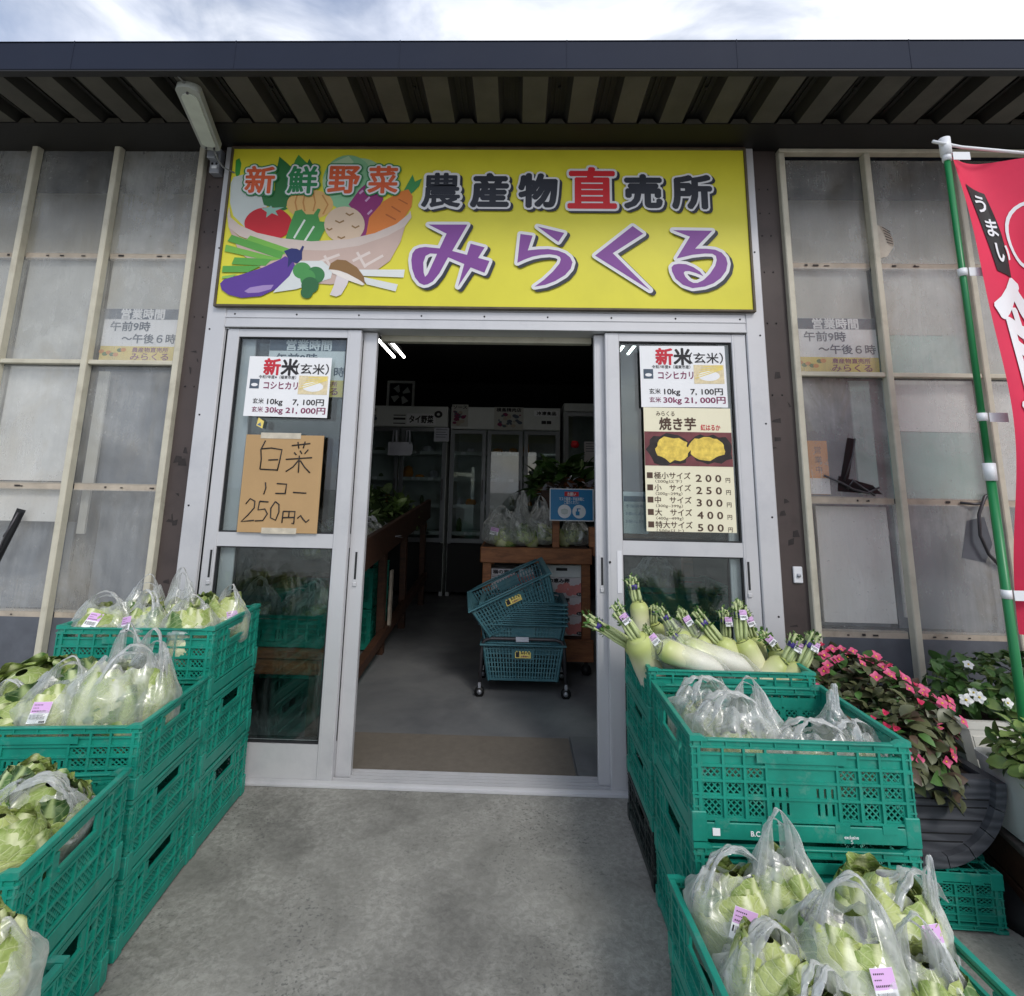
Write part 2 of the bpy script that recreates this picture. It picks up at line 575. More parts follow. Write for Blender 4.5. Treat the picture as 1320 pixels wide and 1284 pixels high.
def film_m(name, base, fac_, r1, r2):
    # thin polythene carrier bag
    n = NT(name)
    n.t.nodes.remove(n.b)
    tr = n.n('BsdfTransparent')
    tr.inputs[0].default_value = (.97, .98, .97, 1)
    v = n.coord(scale=(1, 1, .55))
    w1 = n.noise(9, 2, .45, vec=v, dist=1.2)
    ridge = n.ramp(n.math('ABSOLUTE', n.math('SUBTRACT', w1, .5)), [(0., 1.), (.045, .35), (.16, 0.)])
    w2 = n.noise(26, 2, .5, dist=.8)
    ridge2 = n.ramp(n.math('ABSOLUTE', n.math('SUBTRACT', w2, .5)), [(0., 1.), (.05, .3), (.12, 0.)])
    bmp = n.n('Bump')
    bmp.inputs['Strength'].default_value = .8
    bmp.inputs['Distance'].default_value = .014
    n.l(n.math('ADD', w1, n.math('MULTIPLY', w2, .3)), bmp.inputs['Height'])
    df = n.n('BsdfDiffuse')
    df.inputs[0].default_value = (.93, .95, .95, 1)
    tl = n.n('BsdfTranslucent')
    tl.inputs[0].default_value = (.93, .95, .95, 1)
    gl = n.n('BsdfGlossy')
    gl.inputs['Roughness'].default_value = .26
    for x in (df, tl, gl):
        n.l(bmp.outputs[0], x.inputs['Normal'])
    a = n.n('MixShader')
    a.inputs[0].default_value = .45
    n.l(df.outputs[0], a.inputs[1])
    n.l(tl.outputs[0], a.inputs[2])
    b = n.n('MixShader')
    b.inputs[0].default_value = .26
    n.l(a.outputs[0], b.inputs[1])
    n.l(gl.outputs[0], b.inputs[2])
    lw = n.n('LayerWeight')
    lw.inputs['Blend'].default_value = .35
    n.l(bmp.outputs[0], lw.inputs['Normal'])
    f = n.math('ADD', n.math('MULTIPLY', lw.outputs['Facing'], fac_), base)
    f = n.math('ADD', f, n.math('ADD', n.math('MULTIPLY', ridge, r1), n.math('MULTIPLY', ridge2, r2)))
    c = n.n('MixShader')
    n.l(n.math('MINIMUM', f, .85), c.inputs[0])
    n.l(tr.outputs[0], c.inputs[1])
    n.l(b.outputs[0], c.inputs[2])
    n.l(c.outputs[0], n.o.inputs[0])
    return n.m
MAT['bag_film'] = film_m('bag_film', .19, .46, .26, .10)
MAT['bag_handle'] = film_m('bag_handle', .36, .5, .25, .1)
MAT['sleeve_film'] = film_m('sleeve_film', .05, .35, .14, .06)

def napa_m(name, pale, mid, rib, crink=22.):
    # veined cabbage leaf: u across, v from base to tip
    n = NT(name)
    uv = n.n('TexCoord').outputs['UV']
    s = n.n('SeparateXYZ')
    n.l(uv, s.inputs[0])
    au = n.math('ABSOLUTE', n.math('SUBTRACT', s.outputs['X'], .5))
    wob = n.noise(7, 3, .6, vec=n.coord())
    # centre rib, narrowing to the tip
    wv = n.math('SUBTRACT', .085, n.math('MULTIPLY', s.outputs['Y'], .075))
    rb = n.math('LESS_THAN', au, wv)
    rbs = n.ramp(n.math('SUBTRACT', au, wv), [(0., 1.), (.05, 0.)])
    # side veins sweep up and out
    ph = n.math('SUBTRACT', n.math('MULTIPLY', s.outputs['Y'], 8.5), n.math('MULTIPLY', au, 9.))
    ph = n.math('ADD', ph, n.math('MULTIPLY', wob, 1.7))
    fr = n.math('ABSOLUTE', n.math('SUBTRACT', n.math('FRACT', ph), .5))
    vein = n.ramp(fr, [(0., 1.), (.11, 0.)])
    net = n.n('TexVoronoi')
    net.feature = 'DISTANCE_TO_EDGE'
    net.inputs['Scale'].default_value = crink * 2.2
    n.l(n.coord(), net.inputs['Vector'])
    nv = n.ramp(net.outputs['Distance'], [(0., 1.), (.09, 0.)])
    col = n.mix(n.ramp(s.outputs['Y'], [(.2, 0.), (.95, 1.)]), lin(pale), lin(mid))
    col = n.mix(n.ramp(n.noise(9, 5), [(.35, 0.), (.7, .45)]), col, tuple(v * .78 for v in lin(mid)))
    v_all = n.math('MAXIMUM', n.math('MULTIPLY', vein, .5), n.math('MULTIPLY', nv, .22))
    v_all = n.math('MAXIMUM', v_all, rbs)
    col = n.mix(v_all, col, lin(rib))
    n.l(col, n.b.inputs['Base Color'])
    n.b.inputs['Roughness'].default_value = .45
    n.b.inputs['Subsurface Weight'].default_value = .0
    h = n.math('ADD', n.math('MULTIPLY', v_all, -.5), n.math('MULTIPLY', n.noise(crink * 2, 3), 1.1))
    n.bump(h, .55, .006)
    return n.m
MAT['napa_pale'] = napa_m('napa_pale', (204, 208, 156), (176, 188, 112), (218, 222, 184))
MAT['napa_mid'] = napa_m('napa_mid', (184, 194, 124), (142, 162, 84), (208, 214, 166))
MAT['napa_green'] = napa_m('napa_green', (120, 150, 76), (72, 108, 46), (190, 204, 150), 16.)
MAT['leaf_dark'] = napa_m('leaf_dark', (84, 112, 58), (52, 82, 40), (150, 168, 112), 14.)

def root_m():
    n = NT('daikon_skin')
    s = n.n('SeparateXYZ')
    n.l(n.n('TexCoord').outputs['Generated'], s.inputs[0])
    f = n.math('ADD', s.outputs['Z'], n.math('MULTIPLY', n.noise(6, 4), .16))
    c = n.ramp(f, [(.5, lin((228, 224, 210))), (.82, lin((216, 216, 172))), (1.05, lin((184, 194, 118)))])
    rg = n.noise(9, 5, .6, vec=n.coord(scale=(1, 1, 7)))
    c = n.mix(n.ramp(rg, [(.55, 0.), (.75, .4)]), c, lin((196, 190, 160)))
    n.l(c, n.b.inputs['Base Color'])
    n.b.inputs['Roughness'].default_value = .4
    n.bump(rg, .12, .003)
    return n.m
MAT['daikon_skin'] = root_m()
MAT['stem_green'] = plain('stem_green', (190, 203, 146), .45, var=.25, vs=18)
MAT['leaf_bit'] = plain('leaf_bit', (86, 128, 54), .5, var=.4, vs=30)
MAT['tape_purple'] = plain('tape_purple', (74, 58, 140), .35, var=.15)
MAT['begonia_leaf'] = plain('begonia_leaf', (92, 96, 66), .38, var=.5, vs=11)
MAT['begonia_red'] = plain('begonia_red', (92, 74, 60), .4, var=.4, vs=11)
MAT['petal_pink'] = plain('petal_pink', (206, 82, 124), .5, var=.2, vs=40)
MAT['petal_deep'] = plain('petal_deep', (206, 50, 92), .5, var=.2, vs=40)
MAT['petal_white'] = plain('petal_white', (246, 246, 242), .5, var=.04)
MAT['pollen'] = plain('pollen', (226, 196, 60), .6)
MAT['vinca_leaf'] = plain('vinca_leaf', (74, 110, 54), .4, var=.45, vs=11)
MAT['weed_leaf'] = plain('weed_leaf', (122, 146, 78), .45, var=.4, vs=11)
MAT['soil'] = plain('soil', (58, 46, 38), .95, var=.4, vs=40, bump=.6)
MAT['planter_white'] = plain('planter_white', (226, 224, 216), .55, var=.08, vs=6, dirt=(lin((160, 152, 138)), .6), bump=.1)
MAT['planter_grey'] = plain('planter_grey', (220, 223, 219), .5, var=.1, vs=6, dirt=(lin((120, 120, 112)), .6), bump=.1)
MAT['flag_red'] = plain('flag_red', (222, 44, 82), .75, var=.1, vs=4, bump=.05)
MAT['flag_white'] = plain('flag_white', (236, 236, 240), .75, var=.03)
MAT['pole_green'] = plain('pole_green', (26, 124, 70), .35, var=.08)
MAT['clip_white'] = plain('clip_white', (232, 234, 238), .4, var=.04)

def barrel_m():
    n = NT('barrel_plastic')
    v = n.coord(scale=(1, 1, 3))
    wv = n.n('TexWave')
    wv.wave_type = 'BANDS'
    wv.bands_direction = 'Z'
    wv.inputs['Scale'].default_value = 4
    wv.inputs['Distortion'].default_value = 11
    wv.inputs['Detail'].default_value = 2
    wv.inputs['Detail Scale'].default_value = .7
    n.l(v, wv.inputs['Vector'])
    n.l(n.ramp(wv.outputs[0], [(.2, lin((64, 66, 72))), (.8, lin((80, 82, 88)))]), n.b.inputs['Base Color'])
    n.b.inputs['Roughness'].default_value = .5
    n.bump(wv.outputs[0], .25, .005)
    return n.m
MAT['barrel_plastic'] = barrel_m()

def wood_m(name, a, b, sc=(1, 6, 6)):
    n = NT(name)
    v = n.coord(scale=sc)
    f = n.noise(5, 6, .6, vec=v, dist=1.2)
    n.l(n.ramp(f, [(.3, lin(a)), (.7, lin(b))]), n.b.inputs['Base Color'])
    n.b.inputs['Roughness'].default_value = .6
    n.bump(f, .2, .003)
    return n.m
MAT['wood_orange'] = wood_m('wood_orange', (108, 66, 40), (170, 110, 68))
MAT['wood_dark'] = wood_m('wood_dark', (52, 34, 26), (84, 55, 38))
MAT['wood_grey'] = wood_m('wood_grey', (70, 64, 60), (108, 100, 94))
MAT['fridge'] = plain('fridge', (222, 226, 224), .4, var=.05)
MAT['fridge_in'] = plain('fridge_in', (205, 212, 210), .6, var=.1)
MAT['fridge_door'] = plain('fridge_door', (120, 124, 128), .35, .4, .08)
MAT['egg_box'] = plain('egg_box', (226, 220, 222), .6, var=.05)
MAT['egg_pink'] = plain('egg_pink', (226, 142, 138), .5, var=.18, vs=16)
MAT['sign_blue'] = plain('sign_blue', (28, 132, 190), .4, var=.05)
MAT['tote_white'] = plain('tote_white', (206, 208, 220), .5, var=.1)
MAT['metal_dark'] = plain('metal_dark', (78, 76, 80), .4, .5, .1)
MAT['potato_skin'] = plain('potato_skin', (120, 66, 70), .7, var=.35, vs=16)
MAT['potato_flesh'] = plain('potato_flesh', (240, 206, 92), .6, var=.35, vs=34)
MAT['rice'] = plain('rice', (232, 216, 178), .7, var=.2, vs=60)
MAT['leaf_heap'] = plain('leaf_heap', (92, 112, 72), .5, var=.5, vs=18)

def tube_m():
    n = NT('tube_light')
    n.b.inputs['Emission Color'].default_value = (1, .98, .94, 1)
    n.b.inputs['Emission Strength'].default_value = 6
    return n.m
MAT['tube_light'] = tube_m()
# sign lettering and picture outlines, millimetres on the sign face (x, z)
KANA={'mi':[[(-460,2529),(-266,2530),(-337,2390),(-263,2370),(-247,2429),(-177,2410),(-208,2355),(-152,2339),(-175,2278),(-243,2305),(-302,2206),(-275,2322),(-356,2357),(-396,2273),(-426,2231),(-450,2216),(-468,2212),(-491,2222),(-514,2251),(-530,2294),(-537,2341),(-533,2375),(-519,2397),(-499,2406),(-471,2410),(-399,2403),(-368,2481)],[(-411,2374),(-445,2376),(-467,2363),(-477,2328),(-473,2277),(-465,2254),(-452,2269)]],'ra':[[(82,2522),(214,2489),(185,2442)],[(-2,2482),(58,2474),(35,2396),(86,2402),(135,2404),(183,2396),(218,2382),(242,2362),(254,2336),(245,2303),(218,2270),(170,2239),(122,2219),(70,2209),(115,2244),(159,2288),(190,2328),(197,2350),(193,2363),(176,2372),(142,2377),(100,2373),(59,2364),(21,2349),(-15,2331)]],'ku':[[(550,2528),(601,2488),(450,2385),(626,2197),(364,2372)]],'ru':[[(746,2508),(937,2506),(850,2412),(905,2412),(947,2407),(978,2392),(997,2366),(1003,2336),(994,2299),(967,2262),(931,2235),(889,2218),(830,2209),(785,2225),(751,2256),(735,2293),(733,2315),(744,2328),(768,2333),(803,2331),(838,2316),(868,2294),(884,2271),(850,2286),(816,2296),(797,2295),(790,2286),(797,2267),(814,2247),(834,2236),(855,2236),(884,2251),(916,2283),(943,2324),(952,2354),(949,2375),(932,2386),(897,2387),(837,2380),(759,2360),(828,2474)]]}
ART=[((55,150,60),[(-1471,2815),(-1474,2883),(-1457,2895),(-1443,2864),(-1445,2803),(-1460,2785)]),((205,213,210),[(-1487,2754),(-1475,2788),(-1422,2803),(-1341,2782),(-1299,2719),(-1280,2635),(-1380,2504),(-1454,2575),(-1479,2646)]),((45,115,60),[(-1256,2719),(-1259,2804),(-1249,2904),(-1200,2863),(-1178,2841),(-1170,2696),(-1191,2612),(-1225,2624),(-1282,2635)]),((70,150,70),[(-1186,2804),(-1165,2884),(-1150,2915),(-1113,2878),(-1083,2853),(-1092,2756),(-1142,2696)]),((45,115,60),[(-1110,2841),(-1092,2893),(-1068,2854),(-1058,2756),(-1103,2756)]),((165,205,160),[(-686,2770),(-687,2742),(-696,2715),(-711,2692),(-732,2672),(-757,2657),(-786,2647),(-816,2644),(-847,2647),(-877,2656),(-904,2671),(-928,2690),(-946,2714),(-958,2741),(-964,2769),(-963,2797),(-954,2824),(-939,2849),(-919,2869),(-893,2884),(-864,2894),(-833,2897),(-802,2894),(-771,2885),(-744,2870),(-721,2849),(-702,2825),(-691,2798)]),((140,195,150),[(-746,2758),(-747,2724),(-755,2691),(-769,2662),(-788,2638),(-812,2620),(-840,2608),(-869,2604),(-899,2608),(-927,2619),(-954,2637),(-977,2661),(-995,2690),(-1007,2722),(-1013,2757),(-1013,2791),(-1005,2824),(-992,2854),(-972,2879),(-948,2897),(-920,2909),(-890,2913),(-860,2909),(-831,2898),(-804,2879),(-781,2854),(-763,2825),(-751,2792)]),((185,215,175),[(-1014,2769),(-977,2866),(-890,2909),(-860,2873),(-929,2818),(-963,2685),(-999,2708)]),((45,115,60),[(-1320,2683),(-1256,2713),(-1180,2612),(-1212,2600),(-1304,2635)]),((226,183,115),[(-949,2639),(-950,2621),(-958,2604),(-971,2589),(-989,2576),(-1010,2567),(-1035,2560),(-1061,2558),(-1087,2560),(-1113,2566),(-1136,2575),(-1156,2588),(-1171,2603),(-1182,2620),(-1186,2638),(-1185,2656),(-1178,2673),(-1165,2689),(-1147,2702),(-1125,2712),(-1101,2718),(-1074,2720),(-1047,2718),(-1022,2712),(-998,2703),(-979,2690),(-963,2675),(-953,2657)]),((200,140,75),[(-1141,2697),(-1148,2648),(-1132,2594),(-1124,2595),(-1140,2648),(-1133,2695)]),((200,140,75),[(-1102,2703),(-1107,2648),(-1094,2600),(-1086,2601),(-1099,2648),(-1094,2701)]),((200,140,75),[(-1060,2701),(-1045,2648),(-1052,2602),(-1044,2600),(-1038,2648),(-1052,2703)]),((200,140,75),[(-1012,2688),(-980,2637),(-1001,2585),(-994,2582),(-972,2637),(-1005,2692)]),((145,45,115),[(-871,2638),(-821,2721),(-785,2758),(-710,2722),(-696,2668),(-725,2603),(-771,2485),(-776,2453),(-836,2450),(-799,2555)]),((205,160,200),[(-782,2652),(-762,2676),(-769,2684),(-790,2660)]),((205,160,200),[(-767,2581),(-746,2605),(-754,2612),(-774,2589)]),((205,160,200),[(-816,2693),(-798,2711),(-805,2720),(-823,2702)]),((65,150,85),[(-594,2717),(-554,2805),(-541,2765),(-505,2783),(-518,2741),(-554,2699)]),((224,128,52),[(-773,2456),(-762,2567),(-696,2656),(-610,2711),(-572,2723),(-548,2685),(-551,2628),(-601,2539),(-686,2492)]),((185,95,35),[(-620,2666),(-573,2639),(-570,2645),(-618,2672)]),((185,95,35),[(-654,2626),(-606,2595),(-603,2601),(-650,2632)]),((185,95,35),[(-680,2582),(-628,2553),(-625,2560),(-677,2589)]),((200,28,42),[(-1148,2532),(-1149,2512),(-1157,2493),(-1170,2476),(-1187,2462),(-1209,2451),(-1234,2445),(-1261,2442),(-1288,2444),(-1314,2450),(-1339,2461),(-1359,2475),(-1375,2491),(-1386,2510),(-1392,2530),(-1391,2550),(-1383,2569),(-1371,2586),(-1353,2601),(-1331,2612),(-1305,2618),(-1278,2621),(-1251,2619),(-1224,2612),(-1200,2602),(-1180,2587),(-1164,2571),(-1153,2552)]),((150,195,180),[(-1313,2613),(-1275,2621),(-1265,2629),(-1256,2617),(-1197,2621),(-1240,2600),(-1223,2574),(-1257,2588),(-1284,2564),(-1283,2593)]),((70,150,75),[(-1177,2442),(-1159,2529),(-1140,2600),(-1107,2610),(-1083,2583),(-1044,2583),(-1025,2615),(-1011,2611),(-1021,2577),(-1010,2545),(-980,2542),(-973,2517),(-993,2472),(-1005,2437),(-1086,2427)]),((225,235,225),[(-1090,2556),(-1137,2456),(-1128,2451),(-1081,2551)]),((225,235,225),[(-1041,2521),(-1081,2442),(-1072,2436),(-1032,2516)]),((220,195,170),[(-781,2529),(-782,2507),(-789,2486),(-799,2467),(-814,2452),(-833,2440),(-854,2433),(-876,2430),(-899,2432),(-921,2439),(-941,2451),(-959,2466),(-972,2485),(-981,2505),(-986,2527),(-985,2549),(-979,2570),(-968,2589),(-953,2605),(-934,2617),(-913,2624),(-890,2627),(-867,2624),(-845,2617),(-825,2605),(-808,2590),(-794,2571),(-785,2550)]),((150,115,70),[(-883,2587),(-861,2574),(-839,2587),(-843,2594),(-862,2583),(-879,2594)]),((150,115,70),[(-933,2546),(-908,2534),(-885,2546),(-889,2554),(-909,2542),(-930,2553)]),((150,115,70),[(-848,2519),(-827,2507),(-806,2519),(-810,2526),(-827,2515),(-845,2526)]),((150,115,70),[(-974,2504),(-958,2494),(-941,2504),(-945,2511),(-958,2502),(-970,2511)]),((150,115,70),[(-915,2460),(-893,2450),(-874,2460),(-877,2467),(-894,2458),(-912,2467)]),((203,178,168),[(-1472,2515),(-1408,2457),(-1271,2412),(-1094,2396),(-942,2403),(-791,2433),(-664,2486),(-574,2539),(-596,2440),(-644,2337),(-717,2279),(-800,2239),(-928,2212),(-1101,2225),(-1270,2285),(-1400,2376)]),((214,198,190),[(-1479,2622),(-1464,2563),(-1415,2522),(-1322,2481),(-1198,2453),(-1043,2437),(-858,2450),(-729,2483),(-623,2533),(-565,2586),(-555,2604),(-548,2569),(-578,2522),(-663,2469),(-801,2416),(-963,2389),(-1138,2392),(-1294,2421),(-1409,2463),(-1469,2510),(-1483,2574)]),((226,212,206),[(-993,2322),(-893,2362),(-899,2375),(-999,2334)]),((226,212,206),[(-977,2359),(-940,2297),(-929,2303),(-966,2366)]),((226,212,206),[(-825,2329),(-741,2375),(-748,2388),(-832,2341)]),((226,212,206),[(-815,2378),(-767,2298),(-756,2305),(-804,2385)]),((226,212,206),[(-758,2307),(-675,2359),(-682,2371),(-765,2319)]),((120,185,75),[(-1354,2466),(-1149,2396),(-1174,2366),(-1373,2440)]),((90,165,70),[(-1449,2469),(-1175,2378),(-1188,2341),(-1466,2436)]),((120,185,75),[(-1472,2416),(-1188,2343),(-1242,2331),(-1475,2381)]),((90,165,70),[(-1421,2349),(-1232,2341),(-1261,2306),(-1432,2313)]),((90,165,70),[(-1475,2303),(-1283,2306),(-1345,2271),(-1476,2270)]),((140,190,90),[(-1471,2249),(-1398,2262),(-1429,2239),(-1474,2238)]),((220,226,226),[(-1210,2167),(-1177,2218),(-1089,2333),(-980,2334),(-923,2289),(-930,2243),(-1098,2185)]),((228,232,232),[(-793,2290),(-567,2292),(-571,2251),(-780,2258)]),((224,228,228),[(-780,2254),(-597,2215),(-606,2179),(-750,2214)]),((92,58,150),[(-1478,2210),(-1461,2233),(-1376,2259),(-1271,2297),(-1188,2341),(-1168,2357),(-1128,2338),(-1114,2310),(-1136,2253),(-1195,2187),(-1267,2148),(-1364,2138),(-1430,2154),(-1466,2179)]),((165,140,195),[(-1353,2172),(-1326,2192),(-1262,2204),(-1210,2207),(-1222,2184),(-1280,2166),(-1334,2163)]),((38,45,110),[(-1175,2384),(-1139,2399),(-1111,2396),(-1096,2388),(-1085,2413),(-1076,2408),(-1084,2379),(-1081,2342),(-1104,2319),(-1127,2327),(-1149,2296),(-1150,2346)]),((75,150,80),[(-1030,2282),(-1031,2272),(-1033,2263),(-1038,2255),(-1045,2248),(-1053,2243),(-1062,2240),(-1072,2239),(-1082,2240),(-1092,2243),(-1101,2248),(-1109,2254),(-1115,2263),(-1120,2272),(-1122,2281),(-1121,2291),(-1119,2300),(-1114,2308),(-1107,2315),(-1099,2320),(-1090,2324),(-1080,2325),(-1069,2324),(-1059,2321),(-1050,2316),(-1043,2309),(-1036,2301),(-1032,2292)]),((55,125,70),[(-961,2260),(-962,2250),(-965,2241),(-969,2233),(-976,2226),(-984,2221),(-993,2218),(-1003,2217),(-1014,2218),(-1023,2221),(-1032,2226),(-1040,2232),(-1046,2241),(-1050,2250),(-1052,2259),(-1052,2269),(-1049,2278),(-1045,2286),(-1038,2293),(-1030,2298),(-1020,2302),(-1010,2303),(-1000,2302),(-990,2299),(-981,2294),(-973,2287),(-967,2279),(-963,2270)]),((75,150,80),[(-1006,2243),(-1006,2233),(-1008,2223),(-1012,2214),(-1017,2207),(-1024,2202),(-1031,2198),(-1040,2197),(-1048,2198),(-1056,2201),(-1064,2207),(-1071,2214),(-1076,2222),(-1079,2232),(-1081,2242),(-1081,2252),(-1079,2262),(-1075,2270),(-1070,2277),(-1063,2283),(-1055,2286),(-1047,2288),(-1039,2286),(-1030,2283),(-1023,2278),(-1016,2271),(-1011,2262),(-1007,2253)]),((45,105,62),[(-986,2207),(-987,2197),(-989,2188),(-994,2180),(-1000,2173),(-1008,2168),(-1017,2165),(-1026,2164),(-1036,2165),(-1045,2168),(-1054,2173),(-1061,2179),(-1067,2187),(-1071,2196),(-1073,2206),(-1072,2215),(-1070,2224),(-1066,2233),(-1059,2239),(-1052,2245),(-1043,2248),(-1033,2249),(-1023,2248),(-1014,2245),(-1005,2240),(-998,2233),(-992,2225),(-988,2216)]),((45,105,62),[(-1013,2169),(-1013,2162),(-1014,2156),(-1018,2150),(-1022,2145),(-1027,2141),(-1033,2139),(-1040,2138),(-1047,2139),(-1053,2141),(-1059,2144),(-1065,2149),(-1069,2155),(-1071,2162),(-1073,2169),(-1073,2176),(-1071,2182),(-1068,2188),(-1064,2193),(-1058,2197),(-1052,2200),(-1045,2201),(-1039,2200),(-1032,2198),(-1026,2194),(-1021,2189),(-1017,2183),(-1014,2176)]),((222,214,216),[(-899,2269),(-834,2253),(-847,2210),(-872,2160),(-896,2149),(-928,2158),(-914,2198)]),((235,228,222),[(-942,2291),(-890,2283),(-801,2250),(-760,2213),(-771,2208),(-843,2233),(-921,2268)]),((140,105,62),[(-944,2289),(-936,2320),(-905,2341),(-861,2337),(-804,2301),(-767,2254),(-758,2214),(-789,2236),(-856,2272),(-901,2286)])]
# s0 [-1332, 2769]
# s1 [-1113, 2770]
# s2 [-902, 2771]
# s3 [-702, 2772]
# k0 [-405, 2717]
# k1 [-160, 2718]
# k2 [82, 2717]
# k3 [352, 2732]
# k4 [606, 2715]
# k5 [846, 2713]
# ------------------------------------------------------------------ ground and shop shell
def ground_sheet(name, x0, x1, y0, y1, z, mat):
    b = MB()
    b.box(x0, x1, y0, y1, z - .05, z)
    o = b.build(name, mat)
    o['kind'] = 'structure'
    return o
g = MB()
g.add([(-150, -200, -.002), (150, -200, -.002), (150, -.0, -.002), (-150, -.0, -.002)], [(0, 1, 2, 3)])
ground = g.build('ground', 'concrete')
ground['kind'] = 'structure'
fl = MB()
fl.box(-2.3, 2.0, .131, 5.2, -.05, .004)
fl.build('shop_floor', 'shop_floor')['kind'] = 'structure'

shop = thing('shop_building', 'long low farm shop with translucent sheet walls, brown posts and a dark metal eave', 'building')
# eave: trapezoid ribbed deck, fascia gutter, beam
RIB = .2155
b = MB()
x = -.054 - RIB * 17
ribs, tabs = MB(), MB()
for i in range(36):
    c = x + i * RIB
    b.box(c + .054, c + RIB - .054, -.495, -.19, 2.963, 2.967)
    vs = []
    for y in (-.495, -.02):
        vs += [(c - .054, y, 2.9632), (c - .034, y, 3.012), (c + .034, y, 3.012), (c + .054, y, 2.9632)]
    ribs.add(vs, [(0, 1, 5, 4), (1, 2, 6, 5), (2, 3, 7, 6)])
    for q in (-.012, .012):
        ribs.box(c + q - .003, c + q + .003, -.495, -.19, 3.004, 3.0118)
    vs = [(c - .044, -.1915, 2.958), (c - .026, -.1905, 2.985), (c + .026, -.1905, 2.985), (c + .044, -.1915, 2.958)]
    tabs.add(vs, [(0, 1, 2, 3)])
    if i % 3 == 0:
        ribs.tube([(c, -.38, 3.004), (c, -.38, 2.994)], .007, 8)
b.build('eave_deck', 'deck', shop)
ribs.build('eave_rib', 'deck_rib_shade', shop)
tabs.build('rib_closer', 'deck', shop)
b = MB()
b.bev(-4.2, 4.2, -.532, -.496, 2.964, 3.098, .004)
b.box(-4.2, 4.2, -.534, -.50, 3.0985, 3.101)
for i in range(12):
    xx = -4.05 + i * .705
    b.box(xx, xx + .004, -.5335, -.52, 2.966, 3.104)
b.build('fascia', 'fascia', shop)
b = MB()
b.box(-4.2, 4.2, -.5315, -.497, 2.958, 2.9638)
b.build('drip_edge', 'black', shop)
b = MB()
b.box(-4.2, 4.2, -.19, 0, 2.957, 2.962)
b.box(-4.2, 4.2, -.002, .05, 2.962, 3.2)
b.build('eave_beam', 'beam_dark', shop)
b = MB()
b.box(-4.2, 4.2, -.49, 5.3, 3.04, 3.09)
b.build('roof', 'fascia', shop)
b = MB()
b.box(-1.49, 1.12, -.012, .05, 2.952, 2.985)
b.build('head_batten', 'rust_wood', shop)
# posts
for x0, x1 in ((-1.638, -1.532), (1.167, 1.29)):
    b = MB()
    b.box(x0, x1, .03, .12, 0, 2.98)
    p = b.build('post', 'brown_post', shop)
    rnd = random.Random(int(x0 * 10))
    t = MB()
    for k in range(11):
        cx, cz = rnd.uniform(x0 + .02, x1 - .02), rnd.choice([rnd.uniform(1.0, 2.1), rnd.uniform(.5, 1.9)])
        ww, hh = rnd.uniform(.006, .02), rnd.uniform(.003, .02)
        yy = .0292 - .0002 * (k % 4)
        t.add([(cx - ww + rnd.uniform(-.01, .01), yy, cz - hh), (cx + ww, yy, cz - hh + rnd.uniform(-.008, .008)), (cx + ww + rnd.uniform(-.012, .006), yy, cz + hh), (cx - ww, yy, cz + hh + rnd.uniform(-.01, .006))], [(0, 1, 2, 3)])
    t.build('tape_residue', 'tape_mark', p)
    t = MB()
    for cz in (2.75, 2.62, 2.5, 2.31, 2.05, 1.7):
        for dx in (.028, .07):
            t.tube([(x0 + dx + rnd.uniform(-.006, .006), .03, cz), (x0 + dx, .0285, cz)], .004, 8)
    t.build('nail_hole', 'black', p)

# sheet walls: each panel with what stands behind it
ROWL = [0, .642, 1.215, 1.81, 2.372, 2.97]
ROWR = [0, .645, 1.22, 1.80, 2.352, 2.93]
def zone(par, x0, x1, z0, z1, mat, y=.075, lean=0.):
    b = MB()
    vs = [(x0, y, z0), (x1, y, z0), (x1, y + lean, z1), (x0, y + lean, z1), (x0, y + .012, z0), (x1, y + .012, z0), (x1, y + lean + .012, z1), (x0, y + lean + .012, z1)]
    b.add(vs, [(0, 1, 2, 3), (7, 6, 5, 4), (4, 5, 1, 0), (5, 6, 2, 1), (6, 7, 3, 2), (7, 4, 0, 3)])
    return b.build('backing_board', mat, par)
def panel(x0, x1, rows, r, zones):
    z0, z1 = rows[r] + .012, rows[r + 1] - .012
    b = MB()
    b.box(x0, x1, .040, .0425, z0, z1)
    if r == 0:
        p = b.build('skirting_sheet', 'tin_slate', shop)
    else:
        b = MB()
        b.add([(x0, .0405, z0), (x1, .0405, z0), (x1, .0405, z1), (x0, .0405, z1)], [(0, 1, 2, 3)])
        p = b.build('wall_sheet', 'plastic_sheet', shop)
    for q in zones:
        zone(p, *q[:5], **(q[5] if len(q) > 5 else {}))
    return p
